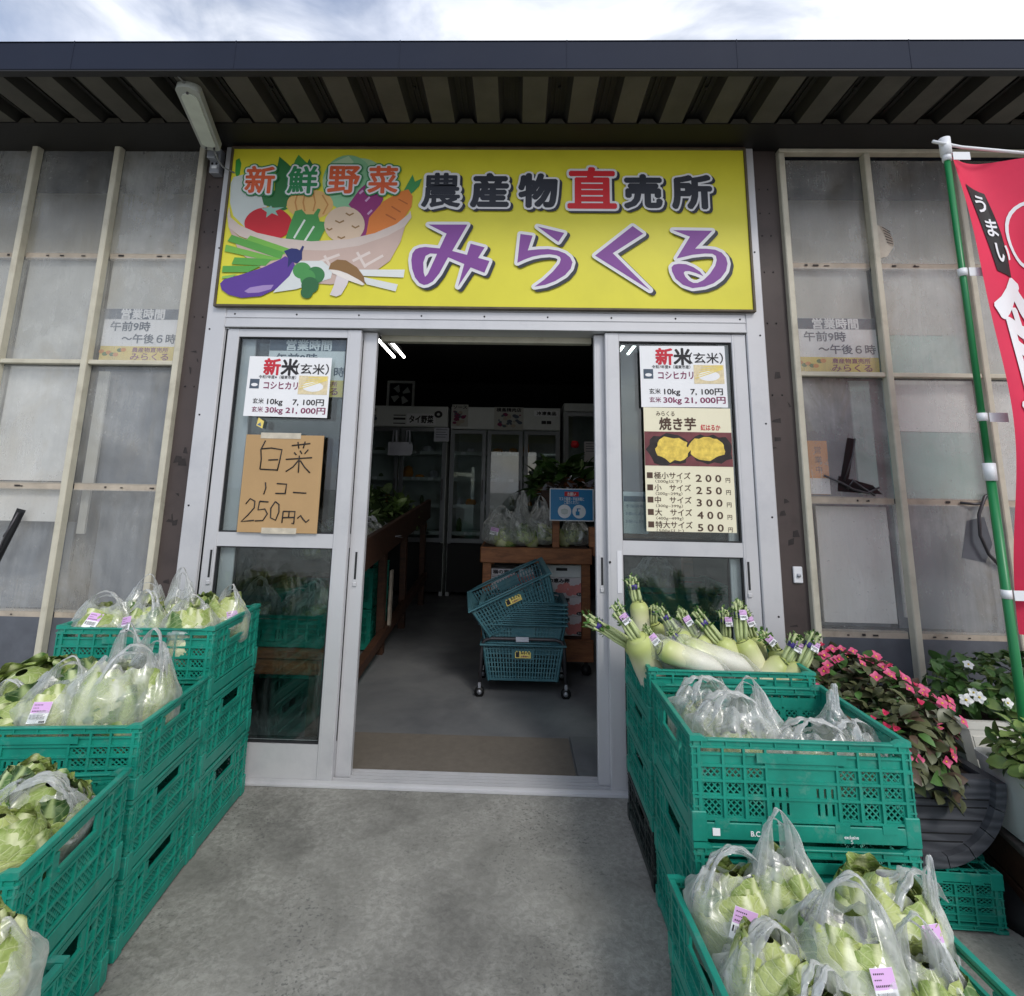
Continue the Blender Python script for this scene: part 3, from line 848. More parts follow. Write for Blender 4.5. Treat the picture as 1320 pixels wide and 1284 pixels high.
def wall_side(xs, rows, spec, xe):
    for c in range(len(xs) - 1):
        x0, x1 = xs[c] + .013, xs[c + 1] - .013
        for r in range(5):
            panel(x0, x1, rows, r, [(x0 + a * (x1 - x0), x0 + bb * (x1 - x0), rows[r] + .012 + e * (rows[r + 1] - rows[r] - .024), rows[r] + .012 + f * (rows[r + 1] - rows[r] - .024), mm, *k) for a, bb, e, f, mm, *k in spec.get((c, r), [])])
    for i, xm in enumerate(xs):
        b = MB()
        b.bev(xm - .015, xm + .015, -.004, .0395, 0, rows[-1] + .004, .004)
        o = b.build('mullion', 'cream', shop)
    for r in range(1, 5):
        b = MB()
        for c in range(len(xs) - 1):
            x0, x1 = xs[c] + .0155, xs[c + 1] - .0155
            if r == 3:
                b.bev(x0, x1, .006, .0395, rows[r] - .011, rows[r] + .011, .003)
            else:
                b.box(x0, x1, .0428, .068, rows[r] - .017, rows[r] + .017)
        b.build('cross_rail' if r == 3 else 'batten', 'cream' if r == 3 else 'batten', shop)
        if r != 3:
            b = MB()
            rnd = random.Random(r * 7 + int(xe * 3))
            for c in range(len(xs) - 1):
                for q in range(3):
                    xx = xs[c] + .06 + rnd.random() * (xs[c + 1] - xs[c] - .12)
                    l = rnd.uniform(.003, .014)
                    b.box(xx - l, xx + l, .0385, .04, rows[r] - .004, rows[r] + rnd.uniform(.0, .006))
            b.build('rust_spot', 'tape_mark', shop)
    b = MB()
    b.box(min(xs[0], xe), max(xs[-1], xe), .84, .87, 0, 3.03)
    b.build('light_stop_wall', 'dark_void', shop)  # added wall behind the sheets, keeps daylight to the doorway
L = dict(lean=.28)
top_fade = lambda: [(0, 5.6, 0, 1.28, 'board_beige', dict(y=.08, lean=.60))]  # added board, leaned back so the light fades towards the top
wall_side([-3.42, -2.985, -2.545, -2.106, -1.655], ROWL, {
    (0, 4): top_fade(),
    (0, 3): [(0, 1, 0, 1, 'board_grey')], (1, 3): [(0, 1, 0, 1, 'board_grey')], (2, 3): [(0, 1, 0, 1, 'board_grey')], (3, 3): [(0, 1, 0, 1, 'board_grey')],
    (0, 2): [(0, 1, 0, 1, 'board_white')], (1, 2): [(0, 1, 0, 1, 'board_white')], (2, 2): [(0, .97, .02, 1, 'board_white')],
    (3, 2): [(0, .13, 0, .97, 'board_grey', dict(y=.09)), (0, 1, 0, 1, 'board_slate', dict(y=.13))],
    (0, 1): [(0, 1, 0, 1, 'board_slate', dict(y=.12))], (1, 1): [(0, 1, 0, 1, 'board_slate', dict(y=.12)), (0, 1, .72, 1, 'board_white')], (2, 1): [(0, 1, 0, .715, 'board_slate', dict(y=.12)), (0, .97, .72, 1, 'board_white')],
    (3, 1): [(0, .09, .62, 1, 'board_grey', dict(y=.10)), (0, 1, 0, 1, 'board_slate', dict(y=.24))]}, -4.2)
wall_side([1.305, 1.727, 2.168, 2.61, 3.05, 3.49], ROWR, {
    (0, 4): top_fade(),
    (0, 3): [(0, 1, 0, 1, 'board_grey')], (1, 3): [(0, 1, .38, 1, 'board_grey'), (0, 1, 0, .375, 'board_teal')], (2, 3): [(0, 1, 0, 1, 'board_grey')],
    (0, 2): [(.70, .93, .03, 1, 'board_teal', dict(y=.1)), (0, 1, 0, 1, 'board_slate', dict(y=.2))],
    (1, 2): [(0, 1, .56, 1, 'board_white'), (0, 1, 0, .555, 'board_teal')], (2, 2): [(0, 1, 0, 1, 'board_white')],
    (0, 1): [(.16, .97, .05, .97, 'board_white', dict(y=.09)), (0, 1, 0, 1, 'board_slate', dict(y=.16))],
    (1, 1): [(0, .13, .1, 1, 'board_white', dict(y=.09)), (0, 1, 0, 1, 'board_slate', dict(y=.14))], (2, 1): [(0, 1, 0, 1, 'board_slate', dict(y=.14))]}, 4.2)
# top rail of the right sheets
b = MB()
b.bev(1.293, 4.0, -.006, .0395, 2.936, 2.956, .003)
b.build('top_rail', 'cream', shop)
# shop interior shell
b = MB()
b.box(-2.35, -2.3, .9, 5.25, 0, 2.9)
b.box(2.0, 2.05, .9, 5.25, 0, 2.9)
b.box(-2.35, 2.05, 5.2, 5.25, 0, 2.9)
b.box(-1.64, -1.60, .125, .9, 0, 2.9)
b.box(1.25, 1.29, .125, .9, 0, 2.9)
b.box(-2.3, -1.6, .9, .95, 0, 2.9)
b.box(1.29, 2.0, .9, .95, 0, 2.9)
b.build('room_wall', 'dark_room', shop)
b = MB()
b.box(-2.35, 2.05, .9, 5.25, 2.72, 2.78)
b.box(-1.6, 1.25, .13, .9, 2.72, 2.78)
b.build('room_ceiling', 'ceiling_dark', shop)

# aluminium door frame
b = MB()
for x0, x1 in ((-1.53, -1.434), (1.077, 1.165)):
    b.bev(x0, x1, 0, .125, 0, 2.96, .004)
b.box(-1.4335, -1.418, .012, .02, .02, 1.99)
b.box(-1.4335, 1.0765, .003, .12, 2.0835, 2.14)
b.bev(-1.434, 1.077, .0, .125, 1.992, 2.083, .004)
b.box(-1.433, 1.076, -.004, .002, 1.993, 2.003)
b.box(-1.433, 1.076, -.004, .002, 2.040, 2.045)
b.build('door_frame', 'alu', shop)
b = MB()
for k in range(9):
    xx = -1.39 + k * .305
    b.tube([(xx, .001, 2.058), (xx, -.0015, 2.058)], .0045, 8)
for k in range(6):
    for xx in (-1.507, 1.14):
        b.tube([(xx, .001, .3 + k * .42), (xx, -.0015, .3 + k * .42)], .0045, 8)
b.build('screw_head', 'gasket', shop)
b = MB()
b.box(-1.434, 1.077, -.012, .13, 0, .006)
for yy in (.004, .03, .056, .082, .11):
    b.box(-1.434, 1.077, yy, yy + .005, .006, .02)
b.build('door_track', 'alu', shop)
b = MB()
b.box(-.697, .36, .128, .17, 1.964, 2.12)
b.build('blind_box', 'cream', shop)

# sliding doors
def sliding_door(x0, x1, y, hs, label, pulls):
    d = thing('sliding_door', label, 'door', (x0, y, 0))
    W, ST = x1 - x0, .068
    b = MB()
    t = .034
    for xx in (0, W - ST):
        b.bev(xx, xx + ST, 0, t, .012, 1.988, .003)
        b.box(xx + .012, xx + .015, -.0012, 0, .02, 1.98)
    for z0, z1 in ((1.948, 1.986), (.962, 1.024)):
        b.box(ST, W - ST, .002, t - .002, z0, z1)
    b.build('frame', 'alu', d)
    b = MB()
    b.box(ST, W - ST, .002, t - .002, .014, .152)
    b.build('kick_panel', 'alu', d)
    for z0, z1 in ((.152, .962), (1.024, 1.948)):
        b = MB()
        b.box(ST - .003, W - ST + .003, .016, .020, z0 - .003, z1 + .003)
        b.build('glass_pane', 'door_glass', d)
        b = MB()
        for u0, u1, v0, v1 in ((ST, ST + .006, z0, z1), (W - ST - .006, W - ST, z0, z1), (ST + .006, W - ST - .006, z0, z0 + .006), (ST + .006, W - ST - .006, z1 - .006, z1)):
            b.box(u0, u1, .008, .026, v0, v1)
        b.build('gasket', 'gasket', d)
    for xx in pulls:
        b = MB()
        b.box(xx - .009, xx + .009, -.003, -.0005, .80, .955, 0)
        b.box(xx - .005, xx + .005, -.0036, -.003, .825, .945, 1)
        b.bev(xx - .009, xx + .009, -.008, -.003, .795, .812, .002, 0)
        b.build('pull', ['alu', 'gasket'], d)
    return d
sliding_door(-1.433, -.765, .012, 1, 'outer left aluminium glass door with a cardboard price notice taped on', [.05])
sliding_door(-1.365, -.697, .052, 1, 'inner left aluminium sliding door parked behind the cardboard notice door', [.634])
sliding_door(.409, 1.076, .012, 1, 'outer right aluminium glass door carrying the roast sweet potato poster', [.617])
sliding_door(.362, 1.03, .052, 1, 'inner right aluminium sliding door parked behind the sweet potato poster door', [.026])
b = MB()
b.box(.45, .47, .0095, .0118, .80, .98, 0)
b.tube([(.418, .011, .93), (.418, .008, .93)], .005, 8, 1)
tag(b.build('door_label', ['sign_white', 'gasket']), 'narrow white sticker strip on the right door stile', 'sticker')

# mats just inside
b = MB()
b.box(-.84, .275, .135, .50, .004, .014)
tag(b.build('door_mat', 'mat_tan'), 'wide tan rubber mat just inside the open doorway', 'mat')
b = MB()
b.box(.285, .98, .135, .53, .004, .013)
b.build('threshold_plate', 'plate_grey', shop)
b = MB()
b.box(-1.2, -.85, .135, .50, .004, .0125)
b.box(-.845, -.835, .3, .51, .0125, .0155)
b.build('threshold_plate', 'plate_grey', shop)

# ------------------------------------------------------------------ wall lamp
lamp = thing('wall_lamp', 'unlit grey LED wall lamp on an arm above the left post', 'lamp', (-1.575, 0, 0))
def lampT():
    a, c = Vector((.03, -.10, 2.875)), Vector((.11, -.47, 2.935))
    d = (c - a)
    L_ = d.length
    f = d.normalized()
    sx = Vector((1, 0, 0))
    sx = (sx - f * sx.dot(f)).normalized()
    up = f.cross(sx)
    T = Matrix((sx, f, up)).transposed().to_4x4()
    T.translation = a
    return T, L_
T, LL = lampT()
b = MB()
def pad(w0, w1, l, z0, z1, mi, off=0.):
    n = 10
    pts = []
    for i in range(n + 1):
        a = math.pi * i / n
        pts.append((w1 * math.cos(a), l - .03 + .03 * math.sin(a)))
    pts += [(-w0, .012 + off), (-w0 + .015, off), (w0 - .015, off), (w0, .012 + off)]
    k = len(pts)
    b.add([(x, y, z0) for x, y in pts] + [(x, y, z1) for x, y in pts], [tuple(range(k))[::-1], tuple(range(k, 2 * k))] + [(i, (i + 1) % k, k + (i + 1) % k, k + i) for i in range(k)], mi, T=T)
pad(.044, .049, LL, -.004, .035, 0)
b.build('housing', 'lamp_grey', lamp)
b = MB()
pad(.031, .034, LL - .035, -.010, -.0045, 0, .03)
b.build('lens', 'lamp_lens', lamp)
b = MB()
for q in ((.0, LL - .03), (-.02, .016), (.018, .02)):
    b.tube([T @ Vector((q[0], q[1], -.003)), T @ Vector((q[0], q[1], -.012))], .005, 8)
b.build('screw', 'metal_dark', lamp)
b = MB()
b.bev(-.022, .028, -.02, .028, 2.80, 2.94, .004)
b.bev(-.018, .024, -.06, -.02, 2.86, 2.90, .003)
b.build('bracket', 'zinc', lamp)
b = MB()
for dx in (-.008, .014):
    b.tube([(dx, -.02, 2.85), (dx, -.0225, 2.85)], .006, 8)
b.build('bracket_hole', 'black', lamp)
b = MB()
b.bev(-.008, .02, -.026, -.0205, 2.822, 2.838, .002)
b.build('bracket_clip', 'clip_white', lamp)
b = MB()
b.tube([(.045, -.11, 2.875), (.05, -.07, 2.84), (.06, -.04, 2.82), (.085, -.03, 2.81), (.11, -.02, 2.80), (.12, .0, 2.805)], .004, 6)
b.build('cable', 'cable', lamp)
b = MB()
b.tube([(.11, -.45, 2.945), (.09, -.5, 2.962), (.05, -.51, 2.975)], .004, 6)
b.build('cable', 'cable', lamp)

# ------------------------------------------------------------------ sign board
sign = thing('shop_sign', 'long yellow shop signboard with vegetable bowl picture and purple lettering above the door', 'sign', (0, 0, 0))
b = MB()
b.box(-1.478, 1.108, -.018, .0, 2.10, 2.934)
b.build('sign_panel', 'sign_yellow', sign)
b = MB()
b.bev(-1.490, -1.478, -.026, -.002, 2.088, 2.946, .002)
b.bev(1.108, 1.120, -.026, -.002, 2.088, 2.946, .002)
b.bev(-1.478, 1.108, -.026, -.002, 2.934, 2.946, .002)
b.bev(-1.478, 1.108, -.026, -.002, 2.088, 2.100, .002)
b.build('sign_frame', 'sign_frame', sign)
K = .993
pic = {}
b = MB()
mats = []
for i, (c, pts) in enumerate(ART):
    key = 'pic_%d_%d_%d' % c
    if key not in MAT:
        MAT[key] = plain(key, c, .5, var=.05)
    if key not in mats:
        mats.append(key)
    b.poly([(x * K / 1000, (z - 1238) * K / 1000 + 1.238) for x, z in pts], -.0185 - .00012 * i, mats.index(key))
b.build('vegetable_picture', mats, sign)

def curve_mesh(polys, outline, y):
    c = bpy.data.curves.new('kana', 'CURVE')
    c.dimensions = '2D'
    c.fill_mode = 'BOTH'
    for p in polys:
        s = c.splines.new('POLY')
        s.points.add(len(p) - 1)
        for q, (x, z) in zip(s.points, p):
            q.co = (x, z, 0, 1)
        s.use_cyclic_u = True
    o = bpy.data.objects.new('kana', c)
    COL.objects.link(o)
    bpy.context.view_layer.update()
    me = bpy.data.meshes.new_from_object(o.evaluated_get(bpy.context.evaluated_depsgraph_get()))
    r = [tuple(v.co[:2]) for v in me.vertices], [tuple(f.vertices) for f in me.polygons]
    bpy.data.objects.remove(o)
    bpy.data.curves.remove(c)
    bpy.data.meshes.remove(me)
    return r
def band(polys, wd, n=10):
    # flat rounded border of half width wd round each outline
    vs, fs = [], []
    for p in polys:
        for i in range(len(p)):
            a, c = Vector(p[i]), Vector(p[(i + 1) % len(p)])
            d = c - a
            if d.length < 1e-6:
                continue
            nn = Vector((-d.y, d.x)).normalized() * wd
            k = len(vs)
            vs += [tuple(a + nn), tuple(c + nn), tuple(c - nn), tuple(a - nn)]
            fs.append((k, k + 1, k + 2, k + 3))
            k = len(vs)
            vs += [(a.x + wd * math.cos(2 * math.pi * j / n), a.y + wd * math.sin(2 * math.pi * j / n)) for j in range(n)]
            fs.append(tuple(range(k, k + n)))
    return vs, fs
def glyph_outline(body):
    return outline(*glyphs(body))
def put(bm_, vf, y, mi, dx=0., dz=0., layer=True):
    vs, fs = vf
    if not layer:
        bm_.add([(x + dx, y, z + dz) for x, z in vs], fs, mi)
        return
    # overlapping pieces go on hair-thin separate levels
    for i, f in enumerate(fs):
        yy = y - (i % 97) * 4e-6
        bm_.add([(vs[k][0] + dx, yy, vs[k][1] + dz) for k in f], [tuple(range(len(f)))], mi)
Y0 = -.0255
for nm, polys in KANA.items():
    P_ = [[(x * K / 1000, (z - 1238) * K / 1000 + 1.238) for x, z in p] for p in polys]
    fill = curve_mesh(P_, 0, 0)
    bd = band(P_, .0155)
    b = MB()
    put(b, bd, Y0, 0, .014, -.011)
    put(b, fill, Y0 - .0004, 0, .014, -.011, False)
    put(b, bd, Y0 - .0010, 1)
    put(b, fill, Y0 - .0018, 2, layer=False)
    b.build('lettering', ['sign_navy', 'sign_white', 'sign_purple'], sign)
def sign_char(ch, cx, cz, h, bold, wd, cols, shadow=None, wx=1.0, wd2=0.):
    vs, fs = glyphs(ch, bold)
    x0, x1 = min(p[0] for p in vs), max(p[0] for p in vs)
    z0, z1 = min(p[1] for p in vs), max(p[1] for p in vs)
    k = h / (z1 - z0)
    kx = k * wx
    tr = lambda p: (cx + (p[0] - (x0 + x1) / 2) * kx, cz + (p[1] - (z0 + z1) / 2) * k)
    segs = [[tr(a), tr(c)] for a, c in glyph_outline(ch)]
    bd = band(segs, wd, 8)
    b = MB()
    if shadow:
        put(b, bd, Y0, 2, shadow[0], shadow[1])
    if wd2:
        put(b, band(segs, wd2, 8), Y0, 2)
    put(b, bd, Y0 - .0010, 1)
    put(b, ([tr(p) for p in vs], fs), Y0 - .0018, 0)
    b.build('lettering', cols, sign)
for ch, x, z, h, cm in zip('農産物直売所', (-402, -159, 82, 350, 602, 841), (2706, 2707, 2706, 2722, 2704, 2702), (188, 188, 188, 226, 186, 186), ['sign_navy'] * 3 + ['sign_red'] + ['sign_navy'] * 2):
    sign_char(ch, x / 1000, z / 1000, h / 1000, {'農': .026, '直': .028}.get(ch, .046), .0185, [cm, 'sign_white', 'sign_navy'], (.013, -.010), 1.05)
for ch, x, z, cm in zip('新鮮野菜', (-1323, -1105, -896, -697), (2758, 2759, 2760, 2761), ('sign_orange', 'sign_green', 'sign_orange', 'sign_orange')):
    sign_char(ch, x / 1000, z / 1000, (.152), .026, .0130, [cm, 'sign_white', 'sign_green'], None, 1.0, .020)
# ------------------------------------------------------------------ notices
def notice(name, label, cat, x0, x1, z0, z1, y, mat='paper', group=None, tilt=0., th=.0012):
    t = thing(name, label, cat, ((x0 + x1) / 2, y, (z0 + z1) / 2), 0, group)
    t.rotation_euler = (0, tilt, 0)
    b = MB()
    w_, h_ = (x1 - x0) / 2, (z1 - z0) / 2
    n = 6
    def fn(u, v):
        return (-w_ + 2 * w_ * u, -.0015 * math.sin(math.pi * u) * math.sin(math.pi * v), -h_ + 2 * h_ * v)
    b.box(-w_, w_, -th / 2, th / 2, -h_, h_)
    b.build('sheet', mat, t)
    return t, w_, h_
def rice(label, x0, x1, z0, z1, tilt):
    t, w_, h_ = notice('rice_notice', label, 'notice', x0, x1, z0, z1, .004, group=None, tilt=tilt)
    b = MB()
    y = -.0016
    b.text('新', -.085, .095, .085, y, 0, bold=.035)
    b.text('米', .0, .095, .085, y, 1, bold=.035)
    b.text('（玄米）', .11, .088, .055, y, 1, w=.16, bold=.012)
    b.text('令和7年度※（福東市産）', -.055, .045, .018, y, 1, w=.18, bold=.01)
    b.text('コシヒカリ', -.035, .005, .042, y, 2, w=.165, bold=.022)
    b.text('玄米', -.135, -.072, .028, y, 1, bold=.01)
    b.text('10kg', -.055, -.072, .036, y, 3, w=.075, bold=.02)
    b.text('7, 100円', .105, -.072, .036, y, 3, w=.15, bold=.02)
    b.text('玄米', -.135, -.112, .028, y, 2, bold=.01)
    b.text('30kg', -.055, -.112, .036, y, 2, w=.085, bold=.02)
    b.text('21, 000円', .095, -.112, .036, y, 2, w=.19, bold=.02)
    b.build('print', ['ink_red', 'ink', 'ink_plum', 'ink'], t)
    b = MB()
    b.box(.05, .19, y, -.0008, -.035, .055, 0)
    b.poly([(.12 + .05 * math.cos(a / 16 * 6.283), .002 + .024 * math.sin(a / 16 * 6.283)) for a in range(16)], y - .0003, 1)
    for k in range(5):
        b.bar((.055 + k * .01, y - .0005, -.01 + k * .014), (.185, y - .0005, .035 + k * .004), .004, .0003, 2, up=(0, 1, 0))
    b.build('rice_picture', ['rice', 'paper', 'yellow_pale', 'ink_slate'], t)
    b = MB()
    b.box(-.185, -.14, y, -.0008, -.012, .034, 3)
    b.poly([(-.162 + .016 * math.cos(a / 12 * 6.283), .006 + .008 * math.sin(a / 12 * 6.283)) for a in range(12)], y - .0003, 1)
    b.build('bowl_picture', ['rice', 'paper', 'yellow_pale', 'ink_slate'], t)
    return t
rice('white new rice price notice on the left door, its lower left corner hanging free', -1.298, -.898, 1.556, 1.846, R(.6))
rice('white new rice price notice at the top of the right door above the potato poster', .572, .972, 1.631, 1.925, R(-.5))

# handwritten cardboard
t, w_, h_ = notice('cardboard_sign', 'brown cardboard sign handwritten with napa cabbage price 250 yen', 'sign', -1.272, -.905, 1.026, 1.470, .003, 'card', th=.005)
b = MB()
def pen(pts, r=.0032):
    sc = .001
    b.tube([((x - 0) * sc, -.0032, z * sc) for x, z in pts], r, 6)
X = lambda px: (px - 545) * .366 / 405 * 1000
Z = lambda py: (888 - py) * .445 / 520 * 1000
def P2(*p):
    pen([(X(a), Z(c)) for a, c in p])
# strokes follow the brush-pen writing
for s in (((445, 660), (425, 710), (432, 760), (430, 815)), ((430, 705), (480, 700), (535, 708), (528, 770), (520, 822)), ((470, 765), (520, 762)), ((432, 815), (520, 818)),
          ((585, 685), (680, 672)), ((615, 665), (622, 700)), ((652, 662), (645, 698)), ((600, 722), (612, 735)), ((630, 712), (640, 728)), ((672, 705), (655, 728)), ((560, 760), (695, 748)), ((628, 738), (630, 830)), ((625, 765), (600, 800), (565, 825)), ((635, 765), (660, 800), (690, 830)),
          ((465, 885), (470, 915), (462, 948)), ((525, 890), (575, 892), (572, 940)), ((522, 942), (575, 942)), ((612, 935), (680, 938)),
          ((375, 1000), (395, 972), (420, 985), (420, 1020), (390, 1060), (360, 1092), (400, 1088), (425, 1085)),
          ((445, 985), (440, 1030), (475, 1025), (490, 1050), (470, 1085), (430, 1088)), ((445, 985), (490, 988)),
          ((525, 985), (505, 1020), (508, 1070), (535, 1082), (548, 1040), (545, 1000), (525, 985)),
          ((570, 1035), (568, 1095)), ((570, 1035), (630, 1035), (628, 1100), (618, 1096)), ((600, 1035), (600, 1065)), ((570, 1068), (628, 1066)),
          ((645, 1070), (660, 1055), (675, 1075), (690, 1090), (705, 1075))):
    P2(*s)
b.build('handwriting', 'pen', t)
b = MB()
b.box(-.115, .075, -.0040, -.0030, .205, .232)
b.build('adhesive_tape', 'tape_clear', t)
b = MB()
b.box(-.07, .09, -.0040, -.0030, -.226, -.200)
b.build('adhesive_tape', 'tape_clear', t)

# roast sweet potato poster
t, w_, h_ = notice('potato_poster', 'cream roast sweet potato price poster with photo and five sizes', 'poster', .582, .982, 1.068, 1.628, .004, 'paper_cream')
b = MB()
y = -.0016
b.text('みらくる', -.10, .252, .026, y, 1, w=.085, bold=.008)
b.text('焼き芋', -.045, .205, .062, y, 0, w=.17, bold=.028)
b.text('紅はるか', .105, .19, .03, y, 2, w=.09, bold=.02)
for i, (nm, gr, pr) in enumerate((('極小サイズ', '（200g以下）', '200'), ('小　サイズ', '（200g~299g）', '250'), ('中　サイズ', '（300g~399g）', '300'), ('大　サイズ', '（400g~499g）', '400'), ('特大サイズ', '（500g以上）', '500'))):
    zz = -.032 - i * .0545
    b.box(-.192, -.166, y, -.0008, zz - .013, zz + .013, 0)
    b.text(nm, -.16, zz, .033, y, 0, w=.165, bold=.012, align='L')
    b.text(gr, -.155, zz - .026, .016, y, 1, w=.12, align='L')
    b.text('　'.join(pr) if 0 else pr[0] + ' ' + pr[1] + ' ' + pr[2], .085, zz - .008, .044, y, 1, w=.115, bold=.02)
    b.text('円', .172, zz - .016, .024, y, 1, bold=.008)
b.build('print', ['ink_brown', 'ink_brown', 'ink_red'], t)
b = MB()
b.box(-.199, .199, y, -.0008, .012, .168, 0)
for k, (cx, cz, rx, rz, mi, yy) in enumerate(((-.085, .085, .1, .072, 1, .0003), (.1, .09, .105, .07, 1, .0004), (-.075, .088, .078, .055, 2, .0006), (.085, .095, .082, .052, 2, .0007), (-.16, .13, .05, .03, 3, .0002), (.17, .05, .05, .04, 3, .0002))):
    rnd = random.Random(k)
    b.poly([(max(-.198, min(.198, cx + rx * math.cos(a / 22 * 6.283) * (1 + rnd.uniform(-.13, .13)))), max(.013, min(.167, cz + rz * math.sin(a / 22 * 6.283) * (1 + rnd.uniform(-.15, .15))))) for a in range(22)], y - yy, mi)
b.build('potato_picture', ['potato_skin', 'tape_mark', 'potato_flesh', 'potato_skin'], t)

# opening hours notices
def hours(label, x0, x1, z0, z1, y, tilt=0.):
    t, w_, h_ = notice('hours_notice', label, 'notice', x0, x1, z0, z1, y, 'paper', tilt=tilt)
    b = MB()
    yy = -.0016
    s = w_ / .19
    b.box(-w_ + .001, w_ - .001, yy, -.0008, h_ * .60, h_ - .001, 0)
    b.text('営業時間', 0, h_ * .80, .055 * s, yy - .0004, 7, w=.22 * s, bold=.03)
    b.text('午前9時', -.055 * s, h_ * .33, .052 * s, yy, 2, w=.2 * s, bold=.02)
    b.text('～午後６時', .045 * s, -h_ * .13, .05 * s, yy, 2, w=.27 * s, bold=.02)
    b.box(-w_ + .001, w_ - .001, yy, -.0008, -h_ + .001, -h_ * .42, 3)
    b.text('農産物直売所', .06 * s, -h_ * .55, .026 * s, yy - .0004, 4, w=.18 * s, bold=.02)
    b.text('みらくる', .06 * s, -h_ * .80, .04 * s, yy - .0004, 4, w=.19 * s, bold=.02)
    rnd = random.Random(3)
    for k in range(7):
        cx, cz = -w_ * .95 + k * .018 * s, -h_ * rnd.uniform(.55, .85)
        b.poly([(cx + .014 * s * math.cos(a / 10 * 6.283), cz + .01 * s * math.sin(a / 10 * 6.283)) for a in range(10)], yy - .0003 - k * .0001, 5 + k % 2)
    b.build('print', ['ink_slate', 'yellow_pale', 'ink_slate', 'yellow_pale', 'ink_plum', 'orange', 'leaf_bit', 'paper'], t)
    return t
hours('opening hours notice behind the left wall sheet', -2.075, -1.69, 1.822, 2.095, .052)
hours('opening hours notice behind the right wall sheet', 1.335, 1.715, 1.812, 2.085, .052)
hours('opening hours notice hidden behind the rice notice on the left door', -1.225, -.835, 1.66, 1.945, .048)
t, w_, h_ = notice('name_strip', 'orange and white slip behind the right wall sheet beside black tape', 'notice', 1.345, 1.435, 1.245, 1.49, .050, 'orange')
b = MB()
b.box(-.044, .044, -.0016, -.0008, -.121, -.05, 0)
for k, ch in enumerate('営業中'):
    b.text(ch, 0, .08 - k * .045, .036, -.0016, 1)
b.build('print', ['paper', 'ink_brown'], t)
# small slip on the inner left door, dangling yellow tag
t, w_, h_ = notice('door_notice', 'pale printed notice seen behind the right door glass below the sky reflection', 'notice', .49, .61, 1.05, 1.24, .094, 'paper')
b = MB()
b.box(-.05, .05, -.0016, -.0008, .05, .075, 0)
for k in range(3):
    b.text('手指消毒' if k == 0 else 'お願いします', 0, .03 - k * .035, .016, -.0016, 0, w=.085)
b.build('print', ['ink_blue'], t)
b = MB()
b.add([(-1.235, .0105, 1.515), (-1.205, .0105, 1.50), (-1.20, .0105, 1.535), (-1.228, .0105, 1.553)], [(0, 1, 2, 3)], 0)
b.add([(-1.232, .0102, 1.518), (-1.212, .0102, 1.51), (-1.216, .0102, 1.53)], [(0, 1, 2)], 1)
tag(b.build('corner_sticker', ['yellow_pale', 'ink_blue']), 'small torn yellow and blue sticker between the rice notice and cardboard sign', 'sticker')

# tape repairs and wires on the sheets
def tape_patch(name, label, pts, mat, wires=()):
    t = thing(name, label, 'tape', (0, 0, 0))
    b = MB()
    for i, p in enumerate(pts):
        b.poly(p, .0392 - .0004 * i)
    b.build('strip', mat, t)
    for wv, r_ in wires:
        b = MB()
        b.tube(wv, r_, 6)
        b.build('wire', 'metal_dark', t)
    return t
tape_patch('tape_repair', 'crumpled black tape repair and bent wire on the right wall sheet', [[(1.475, 1.305), (1.51, 1.30), (1.565, 1.50), (1.525, 1.505)], [(1.46, 1.26), (1.66, 1.25), (1.62, 1.29), (1.47, 1.33)]], 'black_gloss',
           [([(1.40, .03, 1.33), (1.47, .025, 1.30), (1.52, .02, 1.27), (1.58, .02, 1.255), (1.64, .025, 1.28)], .005), ([(1.49, .03, 1.31), (1.53, .018, 1.42), (1.55, .022, 1.5)], .004), ([(1.50, .03, 1.27), (1.52, .015, 1.31), (1.56, .02, 1.28), (1.62, .03, 1.245)], .005)])
tape_patch('wire_loop', 'black cable looping out of a patched hole beside the flag pole', [[(1.98, .98), (2.08, .96), (2.12, 1.04), (2.10, 1.16), (2.02, 1.14)]], 'tin_slate',
           [([(2.18, .035, 1.28), (2.10, .02, 1.25), (2.055, .01, 1.17), (2.045, .005, 1.08), (2.075, .01, 1.0), (2.13, .03, .95)], .007), ([(2.0, .036, 1.22), (2.05, .02, 1.215), (2.09, .02, 1.22)], .006)])
tape_patch('tape_repair', 'slanting black tape repair on the far left wall sheet', [[(-2.42, .86), (-2.385, .855), (-2.30, 1.10), (-2.345, 1.11)], [(-2.39, .98), (-2.36, .96), (-2.33, 1.02), (-2.37, 1.02)]], 'black_gloss', [([(-2.40, .03, .87), (-2.36, .022, .99), (-2.325, .028, 1.09)], .005)])
# torn patch with a scrap of mesh in the upper right sheet
t = thing('sheet_tear', 'curved torn flap in the upper right wall sheet by the mullion', 'tear', (0, 0, 0))
b = MB()
b.poly([(1.742, 2.385), (1.80, 2.40), (1.835, 2.45), (1.835, 2.50), (1.80, 2.555), (1.742, 2.575)], .0385, 0)
b.poly([(1.775, 2.565), (1.80, 2.555), (1.835, 2.50), (1.838, 2.455), (1.815, 2.46), (1.80, 2.51)], .0375, 1)
for k in range(6):
    b.bar((1.79 + k * .003, .0368, 2.555 - k * .016), (1.825 + k * .002, .0368, 2.53 - k * .013), .003, .001, 2, up=(0, 1, 0))
b.build('flap', ['tape_clear', 'batten', 'tape_mark'], t)
# door bell switch
t = thing('wall_switch', 'small white push switch on the right brown post', 'switch', (1.246, .03, .893))
b = MB()
b.bev(-.02, .02, -.012, 0, -.035, .035, .003)
b.build('plate', 'clip_white', t)
b = MB()
b.tube([(0, -.012, -.002), (0, -.02, -.002)], .008, 12)
b.build('button', 'zinc', t)

